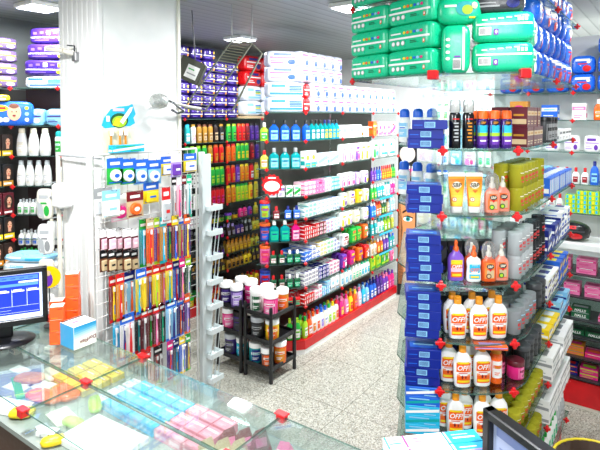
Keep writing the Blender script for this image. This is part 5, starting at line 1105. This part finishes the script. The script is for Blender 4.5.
# yellow rimmed dark bin at the bottom right corner
a = at(599, 462, z=.62)
t = thing('waste_bin', 'dark brown bin with a yellow rim at lower right', 'bin', (a[0], a[1], 0))
mb = MB(); mb.lathe([(0, .13), (.02, .14), (.6, .165), (.61, .16), (.3, .14), (.05, .12)], M('3a2618', .5), 28); link('body', mb.mesh('body'), t)
mb = MB(); pts = [(.166*cos(2*pi*j/28), .166*sin(2*pi*j/28), .61) for j in range(29)]; mb.tube(pts, .006, M('d8c21c'), 8); link('rim', mb.mesh('rim'), t, 'yellow rim')

# ================================================================== glass counter
CX = [-3.402, -2.636, -1.870, -1.104, -.338, .43]; CYs = [.906, 1.153, 1.423]; ZT = .95; TR = .862
t = thing('glass_counter', 'glass topped sales counter with red corner clips', 'counter')
WOOD = M('4a2c1c', .4)
for i in range(5):
    for j in range(2):
        mb = MB(); mb.prism([(CX[i]+.003, CYs[j]+.003), (CX[i+1]-.003, CYs[j]+.003), (CX[i+1]-.003, CYs[j+1]-.003), (CX[i]+.003, CYs[j+1]-.003)], ZT-.006, ZT, TOPG, EDGE); link('top_pane', mb.mesh('top_pane'), t)
    mb = MB(); mb.box((CX[i]+CX[i+1])/2, CYs[2]-.003, TR, .76, .006, ZT-.007-TR, PANE); link('front_pane', mb.mesh('front_pane'), t)
    mb = MB(); mb.box((CX[i]+CX[i+1])/2, CYs[1], ZT-.012, .762, .005, .005, M('8d8478', .3, .5)); link('rail', mb.mesh('rail'), t)
for i in range(6):
    mb = MB(); mb.box(CX[i], (CYs[0]+CYs[2])/2, TR, .005, CYs[2]-CYs[0]-.012, ZT-.007-TR, PANE); link('divider', mb.mesh('divider'), t)
    for j in range(3):
        mb = MB(); mb.box(CX[i], CYs[j], ZT-.02, .034, .03, .028, REDC, c=.003); mb.box(CX[i], CYs[j], ZT+.004, .05, .03, .006, REDC, c=.002); link('corner_clip', mb.mesh('corner_clip'), t, 'red plastic corner clip')
mb = MB(); mb.box((CX[0]+CX[5])/2, 1.165, TR-.02, 3.84, .53, .018, M('8d958e', .4)); link('tray', mb.mesh('tray'), t)
mb = MB(); mb.box((CX[0]+CX[5])/2, 1.165, .02, 3.82, .5, TR-.04, WOOD, c=.004); link('cabinet', mb.mesh('cabinet'), t, 'brown wooden counter cabinet')
def under(px, py, z=TR+.02): return at(px, py, z=z)
def lay(P, px, py, label, group=None, rz=0, z=TR, zs=.02): a = under(px, py, z+zs); 
def flatcard(c1, c2, c3, w, d, h=.018, v=0):
    key = ('fc', c1, c2, c3, w, d, h, v)
    if key not in _pc:
        P = Proto('medicine_carton', 'carton', w, d, h, f'{cn(c1)} carton'); mb = MB(); mb.box(0, 0, 0, w, d, h, c1, c=.001); f = lambda x, z, l: (x, z, h+l)
        art(mb, f, -w/2+.003, -d/2+.003, w/2-.003, d/2-.003, c1, c2, c3, v); mb.patch(flat(w, d), -w*.4, h*.3, w*.4, h*.7, c2); _pc[key] = P.part('medicine_carton', mb)
    return _pc[key]
def grid(P, x0, y0, nx, ny, dx, dy, label, group, skip=()):
    for i in range(nx):
        for j in range(ny):
            if (i, j) in skip: continue
            place(P, x0+dx*i, y0+dy*j, TR, R(random.uniform(-2, 2)), label, group)
grid(flatcard('3fc0f0', 'light_blue', 'white', .074, .06, .03), -1.755, 1.195, 4, 3, .078, .072, 'light blue carton under the counter glass', 'light blue cartons under the counter glass')
grid(flatcard('ef8fa6', 'pale_pink', 'white', .068, .06, .035), -1.44, 1.195, 3, 3, .072, .072, 'pale pink carton under the counter glass', 'pale pink cartons under the counter glass')
grid(flatcard('white', 'light_blue', 'ivory', .05, .06, .02), -1.835, 1.195, 1, 3, .085, .072, 'white carton with pale blue print under the counter glass', 'white cartons under the counter glass')
grid(flatcard('yellow', 'amber', 'white', .07, .06, .025), -2.12, 1.20, 3, 3, .08, .07, 'yellow carton under the counter glass', 'yellow cartons under the counter glass')
def foil(c1, c2, label, x, y, rz=0):
    P = Proto('foil_pouch', 'pouch', .08, .05, .07, ''); mb = MB()
    v = [(-.035, -.03, 0), (.035, -.03, 0), (.04, .03, 0), (-.04, .03, 0), (-.015, .0, .062), (.02, .0, .068)]
    mb.add(v, [(0, 3, 2, 1), (0, 1, 5, 4), (2, 3, 4, 5), (1, 2, 5), (3, 0, 4)], M(c1, .25)); mb.patch(lambda x, z, l: (x, -.03+.03*z/.065-l-.0005, z), -.02, .015, .02, .04, c2)
    P.part('foil_pouch', mb); place(P, x, y, TR, R(rz), label)
pos = 0
for i in range(3):
    for j in range(2): foil('dark_red' if j else 'tan', 'pink' if j else 'cream', f'{"dark red" if j else "tan"} pointed pouch in a row under the counter glass, {("left", "middle", "right")[i]}', -1.14-.045*(2-i)-.02*(1-j), 1.2+.085*j+.03*i, 60)
for i in range(4):
    for j in range(2): foil('pink' if j else 'dark_red', 'white', f'{"pink" if j else "dark red"} pointed pouch right of the counter divider, {ORDN[i]} in row', -1.03+.09*i, 1.22+.12*j, 8)
# near row: sheets, pouches
def sheet(x, y, w, d, c, label, rz=0, h=.004, c2=None):
    mb = MB(); mb.box(0, 0, 0, w, d, h, c)
    if c2:
        for k in range(4): mb.patch(lambda x_, z, l: (x_, z, h+l), -w*.35, -d*.3+d*.16*k, w*.3, -d*.3+d*.16*k+d*.04, c2)
    o = link('paper_sheet', mb.mesh('paper_sheet'), None, None, (x, y, TR), R(rz)); tag(o, label, 'paper')
a = under(115, 435); sheet(-1.60, 1.045, .27, .17, 'white', 'large blank white sheet under the near counter glass', 4, .02)
for k, (px, py, w_, d_, c, lb, rz) in enumerate(((18, 382, .11, .07, 'white', 'white paper slip under the glass, left of orange pouches', 12), (42, 381, .1, .07, 'white', 'white paper slip under the glass, nearest the orange pouches', 8), (20, 366, .09, .05, 'white', 'white paper slip below the monitor base', 6),
        (8, 402, .16, .1, 'white', 'white paper sheet at the left end under the glass', 20), (62, 412, .12, .08, 'ivory', 'ivory paper sheet beside the yellow pouch', -8))):
    a = under(px, py); sheet(a[0], min(a[1], 1.37), w_, d_, c, lb, rz, c2='silver' if k % 2 else None)
a = under(5, 392); sheet(a[0]-.02, a[1]+.06, .2, .03, 'green', 'green strip of card at the left under the glass', -20, .01)
def pouch(px, py, c1, c2, w_, d_, label, rz=0, h=.025, dx=0, dy=0):
    a = under(px, py); P = SP(c1, c2, 'white', w_, d_, h, 'none', 'pouch', 3.0, 3.0)
    y_ = a[1]+dy; y_ = min(max(y_, .906+d_/2+.01), 1.41-d_/2); place(P, a[0]+dx, y_, TR, R(rz), label)
pouch(45, 394, 'orange', 'amber', .17, .08, 'orange pouch under the glass, left of the pair', 15); pouch(66, 390, 'orange', 'yellow', .15, .09, 'amber pouch under the glass, right of the pair', -12)
pouch(22, 410, 'yellow', 'olive', .09, .07, 'yellow pouch in the near left corner under the glass', 35); pouch(73, 420, 'lime', 'yellow', .09, .05, 'lime pouch left of the large white sheet', 10)
pouch(50, 440, 'yellow', 'white', .08, .05, 'yellow pouch nearest the bottom edge', 60); pouch(160, 425, 'yellow', 'lime', .08, .04, 'yellow pouch right of the large white sheet', 60)
for k, (px, py) in enumerate(((40, 427), (58, 432), (33, 436))):
    a = under(px, py); sheet(a[0], max(a[1], .96), .07, .04, ('silver', 'dark_grey', 'white')[k], f'{("silver", "dark grey", "small white")[k]} leaflet in the near left cell under the glass', 20*k-15, .008+.003*k)

pouch(30, 376, 'amber', 'orange', .13, .08, 'amber pouch under the glass below the monitor base', 30); pouch(52, 372, 'cream', 'amber', .12, .07, 'cream pouch under the glass behind the orange pair', -20); pouch(95, 402, 'lime', 'yellow', .12, .05, 'lime pouch behind the large white sheet', -30)
for k in range(6):
    P = flatcard('silver' if k % 2 else 'ivory', 'grey', 'white', .06, .05, .03); place(P, -2.56+.07*k, 1.22+.05*(k % 3), TR, R(8*k), f'{("silver" if k % 2 else "ivory")} small carton under the glass by the monitor, {ORDN[k]} from the left')
# monitor at the left
def monitor(loc, rz, w, h, label, screen_fn, base=True, tilt=-6, zb=.08, rx=0):
    t = thing('computer_monitor', label, 'monitor', loc, rz)
    bz = M('0f1014', .3)
    mb = MB(); b = .022
    for (cx, cz, ww_, hh) in ((0, 0, w, b*1.3), (0, h-b, w, b)): mb.box(cx, 0, zb+cz, ww_, .03, hh, bz, c=.003)
    for s_ in (-1, 1): mb.box(s_*(w/2-b/2), 0, zb, b, .03, h, bz, c=.003)
    mb.box(0, .02, zb+.01, w*.96, .03, h-.02, bz, c=.006); link('bezel', mb.mesh('bezel'), t)
    mb = MB(); fn = lambda x, z, l: (x, .0015-l, zb+z); screen_fn(mb, fn, w-2*b, h-2.3*b, b*1.3); link('screen', mb.mesh('screen'), t)
    if base:
        mb = MB(); mb.lathe([(0, .13, .105), (.006, .13, .105), (.016, .1, .08), (.022, .04, .035)], bz, 28, 0, .03); link('base', mb.mesh('base'), t)
        mb = MB(); mb.box(0, .04, .018, .07, .03, zb+.04, bz, c=.006); link('neck', mb.mesh('neck'), t)
    return t
BLU = M('0f2cc0', .4, .75, 'glow'); SCW = M('d8e6ff', .4, .65, 'glow'); SLB = M('4f86f0', .4, .6, 'glow'); SDK = M('0a1f7a', .4, .9, 'glow'); SYE = M('e8e0a0', .4, .9, 'glow')
def scr(mb, fn, w, h, z0_):
    X = lambda t_: -w/2+w*t_; Z = lambda t_: z0_+h*t_
    mb.patch(fn, X(0), Z(0), X(1), Z(1), SCW, .0002); mb.patch(fn, X(0), Z(.1), X(.965), Z(.97), BLU, .0006)
    mb.patch(fn, X(.02), Z(.86), X(.95), Z(.95), SLB, .001); mb.patch(fn, X(.02), Z(.72), X(.95), Z(.78), SLB, .001); mb.patch(fn, X(.7), Z(.79), X(.95), Z(.83), SCW, .0014)
    for i in range(8): mb.patch(fn, X(.05+.11*i), Z(.89), X(.11+.11*i), Z(.905), SDK, .0014)
    for i in range(5):
        mb.patch(fn, X(.04+.19*i), Z(.28), X(.045+.19*i), Z(.66), SCW, .001); mb.patch(fn, X(.04+.19*i), Z(.60), X(.2+.19*i), Z(.63), SYE, .0012); mb.patch(fn, X(.06+.19*i), Z(.64), X(.17+.19*i), Z(.655), SCW, .0012)
    mb.patch(fn, X(.04), Z(.28), X(.95), Z(.285), SCW, .001); mb.patch(fn, X(.3), Z(.2), X(.6), Z(.205), SCW, .001); mb.patch(fn, X(.04), Z(.14), X(.95), Z(.145), SCW, .001); mb.patch(fn, X(.05), Z(.24), X(.45), Z(.255), SLB, .001)
m_ = monitor((-2.19, 1.06, .95), R(60), .37, .262, 'black computer monitor with a blue table screen on the counter', scr)
a = at(4, 344, z=.95); m_.location = (a[0], a[1], .95)
# monitor at the right, seen past its bezel
def scr2(mb, fn, w, h, z0_):
    mb.patch(fn, -w/2, z0_, w/2, z0_+h, M('8f9bb8', .3, .4, 'glow'), .0004); mb.patch(fn, -w/2+.01, z0_+h*.86, w/2-.01, z0_+h*.96, M('5d6d98', .3, .4, 'glow'), .001)
    for i in range(6): mb.patch(fn, -w/2+.02, z0_+h*(.74-.1*i), w*.2, z0_+h*(.76-.1*i), M('6c7aa0', .3, .4, 'glow'), .001)
dvx, dvy = -.211+.358, 1.178-1.27; ang = math.atan2(dvy, dvx)
L2 = .36
monitor((-.358+cos(ang)*L2/2, 1.27+sin(ang)*L2/2, .95), ang, L2, .28, 'black framed monitor with pale grey screen at the lower right', scr2, zb=.07)

# medicine cartons on the counter by the glass stand
pz = ZT+.002
MC = [((-.60, 1.245), ('white', 'mint', 'teal'), 'white carton with mint edge, leftmost near the glass stand'), ((-.54, 1.30), ('white', 'magenta', 'pink'), 'white carton edged in magenta beside the mint one'), ((-.485, 1.345), ('white', 'pale_pink', 'grey'), 'plain white carton in the middle of the counter pile'), ((-.425, 1.385), ('cyan', 'lilac', 'white'), 'cyan carton with lilac print, back right of the pile'),
      ((-.545, 1.20), ('white', 'magenta', 'grey'), 'white carton with magenta stripe, front left of the pile'), ((-.49, 1.255), ('ivory', 'pale_pink', 'grey'), 'ivory carton in front of the plain white carton'), ((-.425, 1.31), ('cyan', 'white', 'lilac'), 'cyan carton with white print, front right of the pile')]
P0 = {}
bx, by = at(382, 437, z=1.15), at(474, 428, z=1.15); bd = math.atan2(by[1]-bx[1], by[0]-bx[0]); Lb = math.hypot(by[0]-bx[0], by[1]-bx[1]); UBx = Unit(bx[0], bx[1], bd, '')
for i, (_, c, lb) in enumerate(MC):
    row = 0 if i < 4 else 1; k = i if i < 4 else i-4+1
    wds = [.19, .24, .2, .37]; s_ = sum(wds[:k])+wds[k]/2; wd_ = Lb*wds[k]*.97
    w2, d2 = wd_, .05; P = Proto('medicine_carton', 'carton', w2, d2, .197, ''); mb = MB(); mb.box(0, 0, 0, w2, d2, .197, c[0], c=.001); f = lambda x, z, l: (x, z, .197+l)
    mb.patch(f, -w2/2+.001, -d2/2+.001, -w2/2+.007, d2/2-.001, c[1]); mb.patch(f, -w2*.3, -.008, w2*.35, -.002, c[2]); mb.patch(f, -w2*.3, .006, w2*.2, .01, c[1]); mb.patch(flat(w2, d2), -w2/2, .17, w2/2, .19, c[1]); mb.patch(sidef(w2, d2, -1), -d2/2, .05, d2/2, .17, c[2])
    P.part('medicine_carton', mb); x, y = UBx.pt(Lb*s_, -.027-.053*row); place(P, x, y, pz, bd, lb)
# orange cartons and blue box by the monitor
@cached
def ocart(w=.06, d=.055, h=.058):
    P = Proto('medicine_carton', 'carton', w, d, h, 'orange carton'); mb = MB(); mb.box(0, 0, 0, w, d, h, M('ef5a1e'), c=.001)
    mb.patch(lambda x, z, l: (x, z, h+l), -w/2+.002, -d/2+.002, w/2-.002, d/2-.002, M('f3ece4')); mb.patch(lambda x, z, l: (x, z, h+l), -w*.3, -d*.1, w*.3, 0, 'orange', .0008); mb.patch(flat(w, d), -w*.4, h*.1, w*.1, h*.14, 'amber'); mb.patch(flat(w, d), w*.1, h*.8, w*.4, h*.84, 'dark_red')
    return P.part('medicine_carton', mb)
a = at(54, 344, z=.95); b = at(66, 335, z=.95)
ph_ = R(48)
for (cx, cy, n, nm) in ((a[0], a[1]+.02, 3, 'front left pile'), (b[0], b[1]+.04, 5, 'tall right pile'), (a[0]-.07, a[1]+.06, 3, 'rear left pile')):
    for k in range(n): place(ocart(), cx, cy, ZT+.001+k*.0585, ph_+R(random.uniform(-3, 3)), f'orange carton, {nm} behind monitor, {("lowest", "second up", "third up", "topmost")[min(k, 2) if k < n-1 else 3]}{(", just below the top" if n == 5 and k == 3 else "")}')
a = at(74, 351, z=.95); b = at(96.5, 345, z=.95); c_ = at(61.5, 344, z=.95)
w_, d_, h_ = math.hypot(b[0]-a[0], b[1]-a[1]), .095, .1; rb = math.atan2(b[1]-a[1], b[0]-a[0])+R(16); w_ *= 1.15; h_ = .105; d_ = .11
P = Proto('medicine_carton', 'carton', w_, d_, h_, ''); mb = MB(); mb.box(0, 0, 0, w_, d_, h_, M('f2f2ee'), c=.001); f = flat(w_, d_)
for i, c in enumerate(('e4eef2', 'c9e2ee', 'a4d3ea', '74bfe4', '46aadb', '2b9bd4')):
    mb.poly(f, [(-w_/2+.001, h_*(.36+.1*i)), (w_/2-.001, h_*(.5+.08*i)), (w_/2-.001, h_*(.5+.08*(i+1)) if i < 5 else h_*.99), (-w_/2+.001, h_*(.36+.1*(i+1)) if i < 5 else h_*.99)], M(c), .0004+.0001*i)
mb.text(f, 'DorFlex', .012, .03, .018, M('dark_red'), .0012, rot=pi+.1); mb.patch(lambda x, z, l: (-(w_/2+l), x, z), -d_/2+.001, .001, d_/2-.001, h_-.001, M('3ba3d8'))
mb.patch(lambda x, z, l: (x, z, h_+l), -w_*.4, -d_*.3, w_*.42, d_*.3, 'white'); mb.patch(lambda x, z, l: (x, z, h_+l), -w_*.3, -d_*.1, w_*.0, d_*.05, 'pink', .0008); mb.patch(lambda x, z, l: (x, z, h_+l), -w_*.49, d_*.36, w_*.49, d_*.46, 'black', .0008)
P.part('medicine_carton', mb); place(P, a[0]+cos(rb)*w_/2-sin(rb)*d_/2, a[1]+sin(rb)*w_/2+cos(rb)*d_/2, ZT+.001, rb, 'blue and white carton with upside-down red lettering in front of the orange cartons')
# white boxes and bag behind the monitor
t_ = CT('white', 'silver', 'grey', .3, .2, 1.06, 0); a = at(28, 300, x=-2.50)
place(t_, -3.13, 1.62, 0, R(34), 'tall white carton standing on the floor behind the counter monitor')
P = SP('white', 'light_blue', 'cyan', .34, .2, .075, 'bars', 'bag', 3.2, 3.0); place(P, -3.13, 1.61, 1.062, R(34), 'white and pale blue plastic bag lying on the tall white carton')
P = SP('light_blue', 'white', 'cyan', .3, .18, .04, 'bars', 'bag', 3.2, 3.0); place(P, -3.14, 1.60, 1.137, R(28), 'pale blue flat bag on top of the white plastic bag')
mb = MB(); fr = lambda x, z, l: (x, -l, z)
mb.lathe([(0, .055), (.003, .055)], M('f5c800'), 24); mb.v = [(p[0], p[2]-.003, p[1]) for p in mb.v]; mb.ell(fr, -.004, -.012, .022, .035, 'purple', .004, 12); mb.ell(fr, -.004, .02, .014, .014, 'tan', .005, 10)
a = at(49, 277, x=-2.52); mb.tube([(0, .003, -.04), (0, .003, -(a[2]-ZT-.0015))], .003, 'dark_grey'); mb.lathe([(-(a[2]-ZT-.001), .03), (-(a[2]-ZT-.006), .03)], M('dark_grey'), 14); mb.tube([(0, .0, -.05), (0, .004, -(a[2]-ZT-.001))], .003, 'dark_grey') if 0 else None; o = link('round_sign', mb.mesh('round_sign'), None, None, a, R(50)); tag(o, 'round yellow sign with a purple figure beside the monitor', 'sign')
bad = [k for k in USED if len(k.split()) > 16]
print('OBJ', len(bpy.data.objects), 'longlabels', bad[:5], len(bad))
